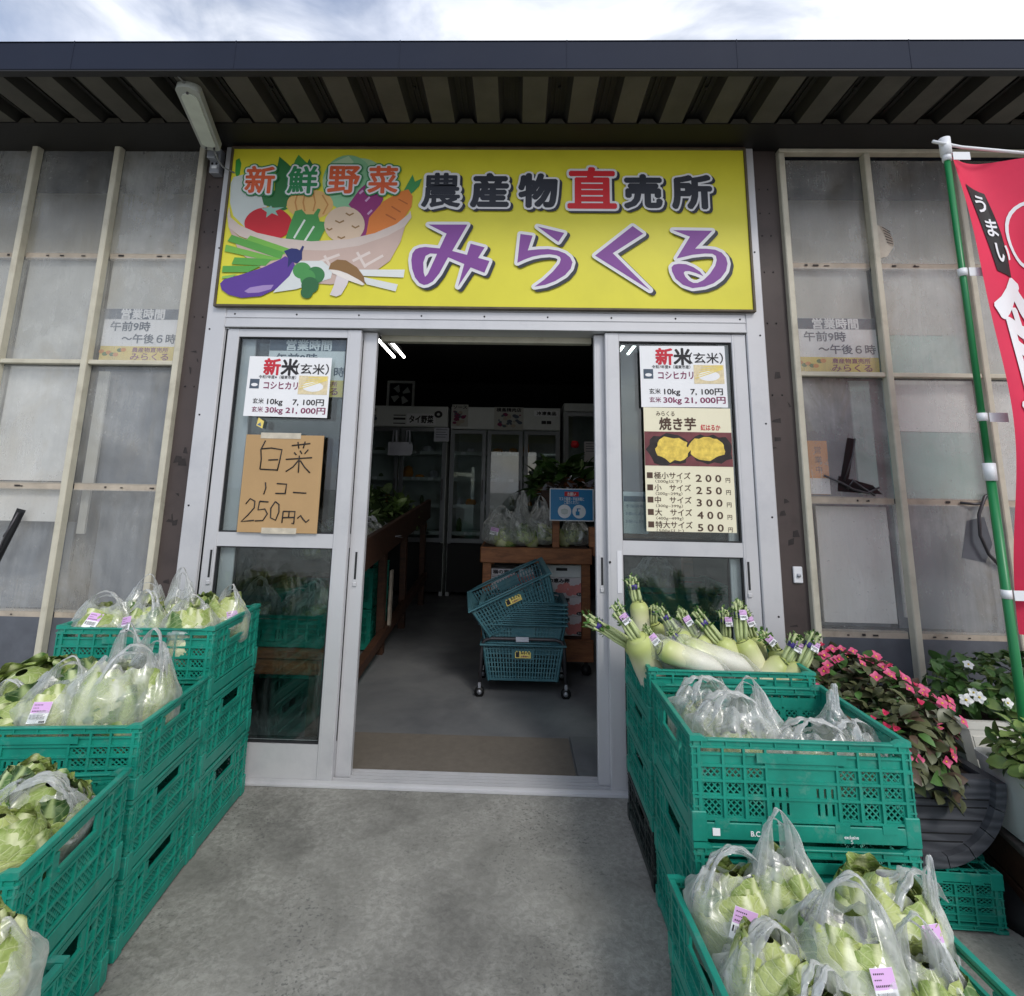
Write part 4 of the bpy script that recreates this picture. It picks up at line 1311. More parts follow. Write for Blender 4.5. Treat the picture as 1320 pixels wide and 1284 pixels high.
# ------------------------------------------------------------------ sales flag
fl = thing('sales_flag', 'red and white dumpling sales flag on a tall green pole', 'flag', (1.625, -.6, 0))
b = MB()
b.tube([(0, 0, .02), (.0, 0, 1.32)], .0140, 14)
b.tube([(0, 0, 1.32), (.0, 0, 2.56)], .0105, 14)
b.build('pole', 'pole_green', fl)
b = MB()
b.tube([(0, 0, 1.30), (0, 0, 1.36)], .019, 14)
b.build('pole_joint', 'clip_white', fl)
b = MB()
b.tube([(0, 0, 2.53), (0, 0, 2.60)], .019, 14)
b.build('pole_cap', 'clip_white', fl)
b = MB()
b.tube([(-.06, -.02, 2.575), (.06, .0, 2.565), (.62, -.01, 2.50)], .006, 8)
b.build('cross_rod', 'clip_white', fl)
def wav(x, z):
    return -.012 + .052 * math.sin(x * 10 + z * 2.6) + .018 * math.sin(x * 17 - z * 5) * min(1, x * 6) + .012 * math.sin(z * 7 + 1)
def cloth(u, v):
    z = .80 + 1.74 * v
    x = .042 + .60 * u
    zz = z - .09 * u * v
    return (x, wav(x, z), zz)
b = MB()
b.grid(cloth, 40, 70)
b.build('banner', 'flag_red', fl)
def on_cloth(b, vf, mi, lift):
    vs, fs = vf
    bb = bmesh.new()
    q = [bb.verts.new((x, 0, z)) for x, z in vs]
    for f in fs:
        try:
            bb.faces.new([q[i] for i in f])
        except ValueError:
            pass
    bmesh.ops.triangulate(bb, faces=bb.faces[:])
    for _ in range(3):
        e = [e for e in bb.edges if e.calc_length() > .035]
        if not e:
            break
        bmesh.ops.subdivide_edges(bb, edges=e, cuts=1)
        bmesh.ops.triangulate(bb, faces=bb.faces[:])
    bb.verts.index_update()
    V_ = []
    for v in bb.verts:
        x, z = v.co.x, v.co.z
        u = (x - .042) / .60
        vv = (z - .80) / 1.74
        V_.append((x, wav(x, z) - lift, z - .09 * u * vv))
    b.add(V_, [[v.index for v in f.verts] for f in bb.faces], mi, smooth=True)
    bb.free()
def gl_at(ch, x0, z0, h, bold, wx=1.):
    vs, fs = glyphs(ch, bold)
    a0, a1 = min(p[0] for p in vs), min(p[1] for p in vs)
    k = h / (max(p[1] for p in vs) - a1)
    return [(x0 + (p[0] - a0) * k * wx, z0 + (p[1] - a1) * k) for p in vs], fs
b = MB()
on_cloth(b, ([(.075, 2.43), (.145, 2.40), (.18, 2.08), (.19, 2.06), (.12, 2.07)], [(0, 1, 2, 3, 4)]), 0, .003)
for k, ch in enumerate('うまい'):
    on_cloth(b, gl_at(ch, .095 + k * .018, 2.31 - k * .10, .075, .02, .7), 1, .006)
on_cloth(b, gl_at('餃', .06, 1.50, .56, .018, 1.0), 1, .004)
on_cloth(b, gl_at('子', .07, .98, .44, .03, 1.2), 1, .004)
ring = [(.285 + .10 * math.cos(a / 28 * 6.283), 2.24 + .13 * math.sin(a / 28 * 6.283)) for a in range(28)] + [(.285 + .088 * math.cos(a / 28 * 6.283), 2.24 + .117 * math.sin(a / 28 * 6.283)) for a in range(28)]
on_cloth(b, (ring, [(i, (i + 1) % 28, 28 + (i + 1) % 28, 28 + i) for i in range(28)]), 1, .003)
ring = [(.18 + .10 * math.cos(a / 28 * 6.283), .92 + .10 * math.sin(a / 28 * 6.283)) for a in range(28)] + [(.18 + .088 * math.cos(a / 28 * 6.283), .92 + .088 * math.sin(a / 28 * 6.283)) for a in range(28)]
on_cloth(b, (ring, [(i, (i + 1) % 28, 28 + (i + 1) % 28, 28 + i) for i in range(28)]), 1, .003)
b.build('banner_print', ['black', 'flag_white'], fl)
for z in (2.52, 2.055, 1.52, .93):
    b = MB()
    b.tube([(0, 0, z - .014), (0, 0, z + .014)], .0155, 14)
    b.box(.012, .075, -.0165, -.0145, z - .018, z + .014)
    b.build('loop', 'clip_white', fl)
b = MB()
b.lathe([(.0, .0), (.17, .0), (.165, .03), (.12, .07), (.03, .09), (.022, .14), (0, .14)], 24)
b.build('base', 'black', fl)
# ------------------------------------------------------------------ folding crates
CW, CD, CH = .555, .42, .24
def lattice(b, x0, x1, z0, z1, y, sp=.0155, w_=.0034, th=.003, T=None):
    # crossed diagonal bars clipped to the cell
    for sgn in (1, -1):
        k0 = int(math.floor((x0 - z1 if sgn > 0 else x0 + z0) / sp)) + 1
        k1 = int(math.ceil((x1 - z0 if sgn > 0 else x1 + z1) / sp))
        for k in range(k0, k1):
            c = k * sp
            pts = []
            for z in (z0, z1):
                x = c + sgn * z
                if x0 <= x <= x1:
                    pts.append((x, z))
            for x in (x0, x1):
                z = (x - c) * sgn
                if z0 < z < z1:
                    pts.append((x, z))
            if len(pts) >= 2:
                a, e = pts[0], pts[-1]
                if math.hypot(a[0] - e[0], a[1] - e[1]) > .004:
                    q = MB()
                    q.bar((a[0], y + sgn * .0006, a[1]), (e[0], y + sgn * .0006, e[1]), w_, th, up=(0, 1, 0))
                    b.add(q.v, q.f, 0, T=T)
def wall(b, Lw, zb, zt, kind, T):
    # outer face at y=0 looking to -y, ribs stand proud
    h = zt - zb
    rib = lambda x0, x1, z0, z1, y0=-.006, y1=.004: b.box(x0, x1, y0, y1, z0, z1, T=T)
    hl = Lw / 2
    if kind == 'long':
        cols = [-hl, -hl + .016, -hl + .075, -hl + .128, -.088, .088, hl - .128, hl - .075, hl - .016, hl]
        cells = [(1, 2), (2, 3), (3, 4), (5, 6), (6, 7), (7, 8)]
        rows = [zb, zb + h * .30, zb + h * .53, zb + h * .74, zt]
        for x in cols[1:-1]:
            rib(x - .003, x + .003, zb, zt)
        for z in rows:
            rib(-hl, hl, z - .0028, z + .0028, -.0057)
        for a, c in cells:
            for r in range(4):
                x0, x1, z0, z1 = cols[a] + .003, cols[c] - .003, rows[r] + .0028, rows[r + 1] - .0028
                if r == 3:
                    b.box(x0, x1, .0005, .0035, z0, z1 - .014, T=T)
                    b.box(x0, x1, -.004, .0032, z1 - .016, z1 - .011, T=T)
                else:
                    fr = .006
                    lattice(b, x0 + fr, x1 - fr, z0 + .004, z1 - .004, .002, T=T)
                    b.box(x0, x0 + fr, .0005, .0035, z0, z1, T=T)
                    b.box(x1 - fr, x1, .0005, .0035, z0, z1, T=T)
                    b.box(x0 + fr, x1 - fr, .0005, .0035, z0, z0 + .004, T=T)
                    b.box(x0 + fr, x1 - fr, .0005, .0035, z1 - .004, z1, T=T)
        # centre plates with slots
        z0, z1 = rows[0] + .0028, rows[2] - .0028
        xs = [-.085]
        for s in (-.074, -.056, -.038, .038, .056, .074):
            xs += [s - .0032, s + .0032]
        xs += [.085]
        for i in range(0, len(xs), 2):
            b.box(xs[i], xs[i + 1], -.002, .0035, z0, z1, T=T)
        for i in range(1, len(xs) - 1, 2):
            for q0, q1 in ((0, .12), (.46, .56), (.88, 1)):
                b.box(xs[i], xs[i + 1], -.002, .0035, z0 + (z1 - z0) * q0, z0 + (z1 - z0) * q1, T=T)
        b.box(-.085, .085, -.001, .0035, rows[2] + .0028, rows[3] - .0028, T=T)
        b.box(-.085, .085, -.0045, .0035, rows[3] + .0028, rows[3] + .008, T=T)
        b.box(-.112, .112, -.009, -.0061, rows[3] + .010, zt - .010, T=T)
        b.box(-.035, .035, -.0095, -.009, rows[3] + .016, zt - .016, T=T)
        b.box(-hl + .001, -hl + .013, -.001, .0035, zb, zt, T=T)
        b.box(hl - .013, hl - .001, -.001, .0035, zb, zt, T=T)
    else:
        cols = [-hl, -hl + .022, -hl + .07, -.095, .095, hl - .07, hl - .022, hl]
        rows = [zb, zb + h * .30, zb + h * .56, zb + h * .84, zt]
        for x in cols[1:-1]:
            rib(x - .003, x + .003, zb, zt)
        for i, z in enumerate(rows):
            if i == 3:
                rib(-hl, -.095, z - .0028, z + .0028, -.0057)
                rib(.095, hl, z - .0028, z + .0028, -.0057)
            else:
                rib(-hl, hl, z - .0028, z + .0028, -.0057)
        for a, c in ((1, 2), (2, 3), (4, 5), (5, 6)):
            for r in range(4):
                x0, x1, z0, z1 = cols[a] + .003, cols[c] - .003, rows[r] + .0028, rows[r + 1] - .0028
                if r == 3:
                    b.box(x0, x1, .0005, .0035, z0, z1, T=T)
                elif r == 2 and (a in (2, 4)):
                    b.box(x0, x1, .0005, .0035, z0, z0 + (z1 - z0) * .45, T=T)
                else:
                    lattice(b, x0, x1, z0, z1, .002, T=T)
        for r in range(2):
            z0, z1 = rows[r] + .0028, rows[r + 1] - .0028
            for x0, x1 in ((-.092, -.003), (.003, .092)):
                lattice(b, x0, x1, z0, z1, .002, T=T)
            rib(-.003, .003, z0, z1, -.0055)
        # hand hole with the grip lip below it
        b.box(-.092, .092, -.0035, .0035, rows[2] + .003, rows[2] + .014, T=T)
        b.box(-.070, .070, -.008, .001, rows[2] + .014, rows[2] + .022, T=T)
        b.box(-.092, -.070, -.0035, .0035, rows[2] + .014, zt - .02, T=T)
        b.box(.070, .092, -.0035, .0035, rows[2] + .014, zt - .02, T=T)
        b.box(-.0915, .0915, -.004, .004, zt - .014, zt, T=T)
        for x0, x1 in ((-hl + .001, -hl + .019), (hl - .019, hl - .001)):
            b.box(x0, x1, -.001, .0035, zb, zt, T=T)
def TR(x, y, rz):
    return Matrix.Translation((x, y, 0)) @ Matrix.Rotation(rz, 4, 'Z')
def make_crate(name, mat, label, group):
    t = thing(name, label, 'crate', (0, 0, 0), 0, group)
    w2, d2 = CW / 2, CD / 2
    # base tray: latticed floor, stepped band, corner blocks
    b = MB()
    for k in range(13):
        x = -w2 + .02 + k * (CW - .04) / 12
        b.box(x - .003, x + .003, -d2 + .004, d2 - .004, .004, .012)
    for k in range(10):
        y = -d2 + .02 + k * (CD - .04) / 9
        b.box(-w2 + .004, w2 - .004, y - .003, y + .003, .0045, .0115)
    T90 = Matrix.Rotation(-math.pi / 2, 4, 'X')
    for x0, x1, y0, y1 in ((-.2, -.02, -.15, .15), (.02, .2, -.15, .15)):
        lattice(b, x0, x1, y0, y1, -.0075, sp=.024, w_=.005, T=Matrix(((1, 0, 0, 0), (0, 0, 1, 0), (0, -1, 0, 0), (0, 0, 0, 1))))
    for s in (-1, 1):
        y = s * d2
        b.bev(-w2, w2, min(y, y - s * .006), max(y, y - s * .006), .006, .043, .0015)
        x = s * w2
        b.bev(min(x, x - s * .006), max(x, x - s * .006), -d2 + .0065, d2 - .0065, .006, .043, .0015)
        for k in (-.205, -.09, .09, .205):
            b.box(k - .018, k + .018, min(y + s * .0015, y - s * .004), max(y + s * .0015, y - s * .004), .03, .049)
    for sx in (-1, 1):
        for sy in (-1, 1):
            x, y = sx * w2, sy * d2
            b.bev(min(x + sx * .002, x - sx * .035), max(x + sx * .002, x - sx * .035), min(y + sy * .002, y - sy * .009), max(y + sy * .002, y - sy * .009), .001, .068, .002)
            b.bev(min(x + sx * .0023, x - sx * .009), max(x + sx * .0023, x - sx * .009), min(y - sy * .0092, y - sy * .035), max(y - sy * .0092, y - sy * .035), .001, .068, .002)
    b.build('base_tray', mat, t)
    for s, rz in ((-1, 0), (1, math.pi)):
        b = MB()
        wall(b, CW - .014, .05, CH - .026, 'long', TR(0, s * (d2 - .007), rz))
        b.build('long_wall', mat, t)
    for s, rz in ((1, math.pi / 2), (-1, -math.pi / 2)):
        b = MB()
        wall(b, CD - .018, .05, CH - .02, 'short', TR(s * (w2 - .007), 0, rz))
        b.build('end_wall', mat, t)
    # rim frame: long sides dip between raised corners, slotted face
    b = MB()
    zt = CH
    for s in (-1, 1):
        y0, y1 = sorted((s * d2, s * (d2 - .016)))
        b.bev(-w2 + .045, w2 - .045, y0, y1, zt - .013, zt - .008, .0012)
        b.box(-w2 + .01, w2 - .01, y0 + .005, y1 - .005, zt - .026, zt - .0135)
        for k in range(9):
            x = -w2 + .03 + k * (CW - .06) / 8
            b.box(x - .002, x + .002, y0 + .0005, y1 - .0005, zt - .026, zt - .0132)
        b.box(-w2, w2, y0 + .0008, y1 - .0008, zt - .028, zt - .0242)
        for sx in (-1, 1):
            xa, xb = sx * w2, sx * (w2 - .045)
            b.add([(xa, y0, zt - .013), (xb, y0, zt - .013), (xb, y0, zt - .008), (xb + sx * .016, y0, zt), (xa, y0, zt), (xa, y1, zt - .013), (xb, y1, zt - .013), (xb, y1, zt - .008), (xb + sx * .016, y1, zt), (xa, y1, zt)],
                  [(0, 1, 2, 3, 4), (9, 8, 7, 6, 5), (4, 3, 8, 9), (3, 2, 7, 8), (0, 4, 9, 5), (1, 0, 5, 6), (2, 1, 6, 7)])
        x0, x1 = sorted((s * w2, s * (w2 - .014)))
        b.bev(x0, x1, -d2 + .0165, d2 - .0165, zt - .014, zt - .0005, .0015)
        for k in (-.15, -.11, .11, .15):
            b.box(x0 + .0006, x1 - .0006, k - .002, k + .002, zt - .022, zt - .0142)
    # corner posts
    for sx in (-1, 1):
        for sy in (-1, 1):
            x, y = sx * (w2 - .0015), sy * (d2 - .0015)
            for a, q in ((.004, .0), (.018, .0)):
                xx = x - sx * a
                b.box(xx - .002, xx + .002, min(y, y - sy * .006), max(y, y - sy * .006), .069, zt - .028)
                yy = y - sy * (a + .003)
                b.box(min(x, x - sx * .006), max(x, x - sx * .006), yy - .002, yy + .002, .069, zt - .0215)
            for k in range(5):
                z = .075 + k * .03
                b.box(min(x, x - sx * .024) , max(x, x - sx * .024), min(y - sy * .0003, y - sy * .0062), max(y - sy * .0003, y - sy * .0062), z, z + .004)
                b.box(min(x - sx * .0003, x - sx * .0062), max(x - sx * .0003, x - sx * .0062), min(y - sy * .0065, y - sy * .026), max(y - sy * .0065, y - sy * .026), z, z + .004)
    b.build('rim', mat, t)
    return t
crate0 = make_crate('crate', 'crate_green', '', 'green folding crates stacked outside the door')
black0 = make_crate('crate', 'crate_black', 'black crate at the bottom of the white radish stack', None)
_used = set()
def put_crate(src, x, y, z, h, rz=0., label='', group=None, flip=False, cw=1.):
    if src.name not in _used:
        _used.add(src.name)
        o = src
    else:
        o = dup(src)
    o.location = (x, y, z + (h if flip else 0))
    o.rotation_euler = (math.pi if flip else 0, 0, rz)
    o.scale = (cw, 1, h / CH)
    o['label'] = label
    o['group'] = group or 'green folding crates stacked outside the door'
    return o
GO = 'green folding crates stacked outside the door'
put_crate(crate0, .727, -.795, .39, .24, 0, 'top green crate full of crumpled bags in front of the white radishes')
put_crate(crate0, .727, -.795, .15, .2385, 0, 'green crate directly under the crumpled bag crate, middle of its stack')
put_crate(crate0, .727, -.795, .0, .149, 0, 'lowest green crate under the crumpled bag crates, behind the big cabbage crate')
put_crate(crate0, .727, -.345, .488, .17, 0, 'green crate heaped with white radishes beside the right door')
put_crate(crate0, .727, -.345, .330, .157, 0, 'green crate second from the top under the white radishes')
put_crate(crate0, .727, -.345, .168, .161, 0, 'green crate resting on the black crate under the white radishes')
put_crate(black0, .727, -.345, .0, .167, 0, 'black crate at the bottom of the white radish stack')
put_crate(crate0, .662, -1.225, .165, .165, R(2.5), 'front right green crate packed with large bagged cabbages')
put_crate(crate0, .662, -1.225, .0, .164, R(2.5), 'green crate on the ground under the front right cabbage crate')
for i, nm in enumerate(('top green crate of the tall left stack touching the door, full of bagged napa', 'middle green crate of the tall left stack touching the door', 'bottom green crate of the tall left stack touching the door')):
    put_crate(crate0, -1.365, -.29, .49 - .245 * i, .244, R(3.5), nm)
for i, nm in enumerate(('top green crate of the second left stack, holding tall bagged napa and dark greens', 'middle green crate of the second left stack', 'bottom green crate of the second left stack')):
    put_crate(crate0, -1.335, -.715, .382 - .191 * i, .19, R(5.5), nm)
for i, nm in enumerate(('top green crate of the low left stack, holding open napa with big veined leaves', 'bottom green crate of the low left stack')):
    put_crate(crate0, -1.262, -1.20, .245 - .245 * i, .244, R(9), nm)
for i, nm in enumerate(('nearest left green crate at the bottom corner with a single bagged napa', 'green crate hidden under the nearest left crate')):
    put_crate(crate0, -1.045, -1.665, .205 - .205 * i, .204, R(4), nm)
put_crate(crate0, 1.17, -.455, .0, .155, R(-2), 'upside down green crate on the ground carrying the half barrel planter', flip=True)
put_crate(crate0, 1.80, -.25, .0, .29, R(0), 'green crate under the white planter by the wall')
# printing on the crumpled bag crate
b = MB()
yy = -1.0078
b.text('B.C.R.', .61, .4135, .016, yy, 0, w=.04, bold=.03)
b.text('exclusive', .835, .413, .011, yy, 0, w=.035, bold=.02)
b.text('５', .835, .403, .011, yy, 0)
b.box(.497, .515, yy - .0003, yy + .002, .406, .422, 0)
tag(b.build('crate_print', 'paper'), 'white printed marks and sticker on the crumpled bag crate base', 'print')

# ------------------------------------------------------------------ napa cabbages
def napa_mesh(seed, h=.27, r=.078, mats=('napa_pale', 'napa_mid', 'napa_green'), spread=.25, loose=.0):
    rnd = random.Random(seed)
    b = MB()
    def prof(v):
        k = .62 + .38 * math.sin(math.pi * min(1, v * 1.02 + .12))
        if v > .68:
            k *= max(.0, 1 - ((v - .68) / .40) ** 2.2) ** .5
        return r * k
    off = Vector((rnd.random() * 50, rnd.random() * 50, 0))
    b.grid(lambda u, v: (prof(v * 1.07) * .9 * math.cos(u * 6.283), prof(v * 1.07) * .9 * math.sin(u * 6.283), h * .95 * v), 16, 12, 0, closed=True)
    nl = 17
    for k in range(nl):
        ph = k * 2.4 + rnd.uniform(-.3, .3)
        lay = k / (nl - 1)
        wd = 1.15 + .35 * rnd.random()
        hh = h * (.84 + .24 * rnd.random() - .10 * lay)
        mi = rnd.choices((0, 1, 2), (4 - 1.5 * lay, 3, .15 + .9 * lay))[0]
        fl = spread * .6 * (.2 + lay * rnd.uniform(.3, 1.3)) + loose * rnd.random()
        sd = Vector((seed * 3.1 + k, k * 1.7, 0))
        def fn(u, v, ph=ph, wd=wd, hh=hh, lay=lay, fl=fl, sd=sd):
            s = (u - .5) * 2
            shape = (.55 + .75 * math.sin(math.pi * min(1., v * .62 + .18)) ** 1.2)
            a = ph + s * wd * shape
            rr = prof(v * (.86 + .12 * (1 - lay))) + .003 + .011 * lay + .004 * (1 - abs(s))
            edge = max(abs(s) ** 3, max(0, (v - .7) / .3) ** 1.5)
            ruf = noise.noise(Vector((s * 2.4, v * 4, 0)) * 1.6 + sd) * .011 * edge + math.sin(s * 11 + v * 13 + sd.x) * .0035 * edge
            crk = noise.noise(Vector((s * 5, v * 9, 3)) + sd) * .0045 * (.3 + v) + noise.noise(Vector((s * 11, v * 19, 5)) + sd) * .0016 * v
            rr += ruf + crk + fl * .075 * max(0, v - .55) ** 1.3 * 2
            z = hh * v - .045 * fl * max(0, v - .7) * 4 * (1 - .2 * abs(s)) - .085 * s * s * v * v * (h / .27) + ruf * .6
            return (rr * math.cos(a), rr * math.sin(a), z)
        b.grid(fn, 20, 22, mi)
    o = b.build('napa_cabbage', list(mats))
    COL.objects.unlink(o)
    return o
NAPA = [napa_mesh(s) for s in (1, 2, 3, 4)]
NAPA_G = [napa_mesh(s, .25, .085, ('napa_mid', 'napa_green', 'leaf_dark'), .7, .3) for s in (11, 12)]
NAPA_O = [napa_mesh(s, .27, .085, ('napa_pale', 'napa_mid', 'napa_mid'), .5, .2) for s in (21, 22)]
def put_napa(src, loc, rot, sc, label, group=None):
    o = src.copy()
    COL.objects.link(o)
    o.location = loc
    o.rotation_euler = rot
    o.scale = sc if isinstance(sc, tuple) else (sc,) * 3
    return tag(o, label, 'cabbage', group)

# ------------------------------------------------------------------ carrier bags
def bag_meshes(seed, r=.1, h=.2, hh=.13, lean=(0, 0), hw=.05, squash=.3, peak=0., crumple=1., arch=1.):
    rnd = random.Random(seed)
    sd = Vector((seed * 7.7, seed * 1.3, 0))
    H2 = hh * .62
    def body(u, v):
        th = u * 6.283
        c, s = math.cos(th), math.sin(th)
        base = math.sqrt(max(0, 1 - (1 - v / .18) ** 2)) if v < .18 else 1
        t = max(0, (v - .5) / .5)
        n1 = noise.noise(Vector((c * 1.5, s * 1.5, v * 2.2)) + sd)
        n2 = noise.noise(Vector((c * 3.4, s * 3.4, v * 2.4)) + sd * 1.7)
        cre = abs(noise.noise(Vector((c * 5 + v, s * 5, v * 1.6 + c)) + sd * .7))
        rx = r * base * (1 - (.30 + .2 * arch) * t ** 1.2)
        ry = r * base * (1 - (1 - squash * .5) * t ** .85)
        k = 1 + crumple * (.10 * n1 + .05 * n2 - .12 * cre * (.35 + t)) + .05 * t * math.sin(13 * th + 4 * n1 + seed)
        z = h * v / .5 if v < .5 else h + H2 * t + hh * .22 * t * abs(c) ** 1.5
        z += .012 * n2 * crumple * min(1, v * 3)
        return (rx * c * k + (lean[0] + peak * .6) * t, ry * s * k + lean[1] * t, z)
    b = MB()
    b.grid(body, 72, 40, closed=True)
    hs = []
    for side, yo in ((0, -1), (1, 1)):
        q = MB()
        pk = hh * (.52 if side == 0 else rnd.uniform(.22, .5))
        po = peak + rnd.uniform(-.012, .012)
        ly = rnd.uniform(.004, .016) * yo
        xr = r * (1 - (.30 + .2 * arch)) * .92
        def strap(u, v, pk=pk, po=po, ly=ly, yo=yo, side=side):
            t = v * 2 - 1
            s = (u - .5) * 2
            e = abs(t)
            x = xr * (e ** 1.15) * (1 if t > 0 else -1) + (lean[0] + peak * .6) + po * .4 * (1 - e)
            z = h + H2 + hh * .10 + (pk) * (1 - e ** 2.2) - hh * .55 * max(0, e - .75) * 2
            wdt = hw * (.22 + .55 * e ** 2)
            fold = math.sin(u * 12 + v * 2 + seed) * .005 * (.5 + e) + noise.noise(Vector((u * 2, v * 4, side)) + sd) * .008 * crumple
            y = yo * r * squash * .35 * e + ly * (1 - e) + lean[1] + fold
            return (x - s * wdt * .5 * (1 if t > 0 else -1) * e * .9, y + s * wdt * .5 * (1 - .7 * e), z + s * wdt * .35 * e - s * s * .004 + fold * .3)
        q.grid(strap, 10, 28)
        hs.append(q)
    out = [b.build('plastic_bag', 'bag_film')] + [q.build('handle', 'bag_handle') for q in hs]
    me = [o.data for o in out]
    for o in out:
        bpy.data.objects.remove(o)
    return me
BAGS = [
    bag_meshes(1, h=.165, hh=.13), bag_meshes(2, h=.15, hh=.17, hw=.06), bag_meshes(3, r=.105, h=.15, hh=.12, arch=.2), bag_meshes(4, h=.18, hh=.15, peak=.03),
    bag_meshes(5, h=.14, hh=.10, crumple=1.6, hw=.07), bag_meshes(6, h=.15, hh=.22, hw=.075, peak=-.02, crumple=1.3, arch=1.4),
    bag_meshes(7, h=.12, hh=.065, crumple=2.8, squash=.9, hw=.06, arch=.1), bag_meshes(8, h=.18, hh=.10, crumple=1.3, squash=.6, hw=.07, lean=(.03, -.02), arch=.3),
]
def sticker_mesh():
    b = MB()
    f = lambda x, z: -.0016 * math.cos(x / .024 * 1.2)
    def patch(x0, x1, z0, z1, mi, lift):
        n = 6
        vs, fs = [], []
        for j in range(n + 1):
            x = x0 + (x1 - x0) * j / n
            for z in (z0, z1):
                vs.append((x, f(x, z) - lift, z))
        for j in range(n):
            fs.append((2 * j, 2 * j + 2, 2 * j + 3, 2 * j + 1))
        b.add(vs, fs, mi)
    patch(-.022, .022, -.028, .028, 1, 0)
    patch(-.0215, .0215, -.001, .0275, 0, .0003)
    rnd = random.Random(4)
    x = -.014
    while x < .016:
        w_ = rnd.choice((.0006, .001, .0014))
        patch(x, x + w_, -.018, -.005, 2, .0005)
        x += w_ + rnd.choice((.0008, .0012))
    for z, l, w0 in ((.020, .02, .0024), (.012, .012, .0018), (.004, .03, .003)):
        k = -.018
        while k < -.018 + l:
            patch(k, k + .0022, z - w0 / 2, z + w0 / 2, 2, .0005)
            k += .0035
    patch(.006, .019, -.0265, -.0215, 2, .0005)
    patch(-.019, -.016, -.016, -.005, 2, .0005)
    o = b.build('price_sticker', ['ink_lilac', 'paper', 'ink'])
    me = o.data
    bpy.data.objects.remove(o)
    return me
STK = sticker_mesh()
def put_bag(v, loc, rz, sc, label, st=None, group=None, tilt=(0, 0)):
    me = BAGS[v]
    o = bpy.data.objects.new('plastic_bag', me[0])
    COL.objects.link(o)
    o.location = loc
    o.rotation_euler = (tilt[0], tilt[1], rz)
    o.scale = sc if isinstance(sc, tuple) else (sc,) * 3
    tag(o, label, 'plastic bag', group)
    for k in (1, 2):
        q = bpy.data.objects.new('handle', me[k])
        COL.objects.link(q)
        q.parent = o
    if st:
        # a sticker facing the viewer, on the bag skin
        q = bpy.data.objects.new('price_sticker', STK)
        COL.objects.link(q)
        q.parent = o
        a, zz, rl, pitch = st
        # rz is undone so that a = 0 looks towards -y
        sz = o.scale[2]
        rr = .106
        zl = min(.185, zz * .9 / sz)
        rr -= max(0, zl - .15) * .45
        q.scale = (1, 1, .92 / sz)
        q.location = (rr * math.sin(a - rz), -rr * math.cos(a - rz), zl)
        q.rotation_euler = (pitch, rl, a - rz)
    return o
LB, LC = 'plastic carrier bags with vegetables', 'napa cabbages in bags'
# each row: napa kind, bag kind, x, y, base z, turn, napa scale, bag scale, bag words, cabbage words, sticker, tilt
def bagged(src, v, x, y, z, rz, ns, bs, lb, lc, st=None, tilt=(0, 0), nt=None, nz=.0, nr=None):
    put_bag(v, (x, y, z), rz, (bs[0] * 1.1, bs[1] * 1.1, bs[2] * .95) if src is not None else bs, lb, st, LB, tilt)
    if src is not None:
        put_napa(src, (x, y, z + .012 + nz), (nt or (tilt[0], tilt[1], rz * 2)), (ns[0] * 1.0, ns[1] * 1.0, ns[2] * .92), lc, LC)
A_ = .735
bagged(NAPA[0], 2, -1.545, -.40, A_ - .13, .1, (.95, .95, .66), (.92, .8, .81), 'loose low bag at the left end of the door stack crate, rounded arch handle', 'pale napa with sticker at the left end of the door stack crate', (.2, .155, .25, -.55))
bagged(NAPA[1], 1, -1.50, -.235, A_ - .135, .5, (.85, .85, .74), (.8, .8, .80), 'bag with a narrow tall arch handle behind the left end of the door stack crate', 'napa under the narrow tall arch handle at the back of the door stack crate')
bagged(NAPA[2], 0, -1.375, -.41, A_ - .14, -.3, (.88, .88, .74), (.85, .85, .81), 'front bag with a lilac sticker facing out in the middle of the door stack crate', 'leafy napa behind the lilac sticker in the middle of the door stack crate', (-.25, .17, -.3, -.35))
bagged(NAPA[3], 0, -1.215, -.40, A_ - .15, .3, (.95, .95, .76), (.95, .85, .80), 'pointed peak bag at the right front of the door stack crate', 'pale napa at the right front of the door stack crate')
bagged(NAPA_O[0], 5, -1.355, -.22, A_ - .13, .1, (.7, .7, .66), (.75, .8, .74), 'tallest bag of the door stack crate with its handles drawn up to a point', 'napa below the tallest pointed bag in the door stack crate')
bagged(NAPA[0], 3, -1.175, -.21, A_ - .14, -.4, (.9, .9, .76), (.82, .82, .70), 'bag pulled below a bare napa head at the right back of the door stack crate', 'napa with its crinkled head showing at the right back of the door stack crate', (.75, .145, -.1, -.2))
put_napa(NAPA_G[0], (-1.285, -.16, A_ - .09), (.3, -.35, 1.), (.6, .6, .68), 'greener loose leaved napa against the door frame in the door stack crate', LC)
B_ = .572
bagged(NAPA[1], 3, -1.365, -.805, B_ - .11, .2, (.88, .88, .68), (.98, .88, .74), 'clear bag with a low lilac sticker at the front of the second left crate', 'napa with a low sticker at the front left of the second left crate', (.25, .15, .05, -.3))
bagged(NAPA[2], 7, -1.225, -.79, B_ - .13, .8, (1.05, 1.05, .95), (1.0, .95, 1.08), 'big milky bag with a rounded shoulder in the middle of the second left crate', 'broad pale napa inside the big milky bag of the second left crate', None, (.0, .06))
bagged(NAPA_O[1], 1, -1.165, -.70, B_ - .13, -.2, (.84, .84, .92), (.9, .9, 1.0), 'large clear bag at the right end of the second left crate', 'tall crinkled napa at the right end of the second left crate', None, (0, .05))
bagged(NAPA_O[0], 5, -1.29, -.60, B_ - .12, .2, (.8, .8, .80), (.85, .85, .80), 'bag with peaked handles standing against the door stack crate', 'yellow green napa at the back of the second left crate')
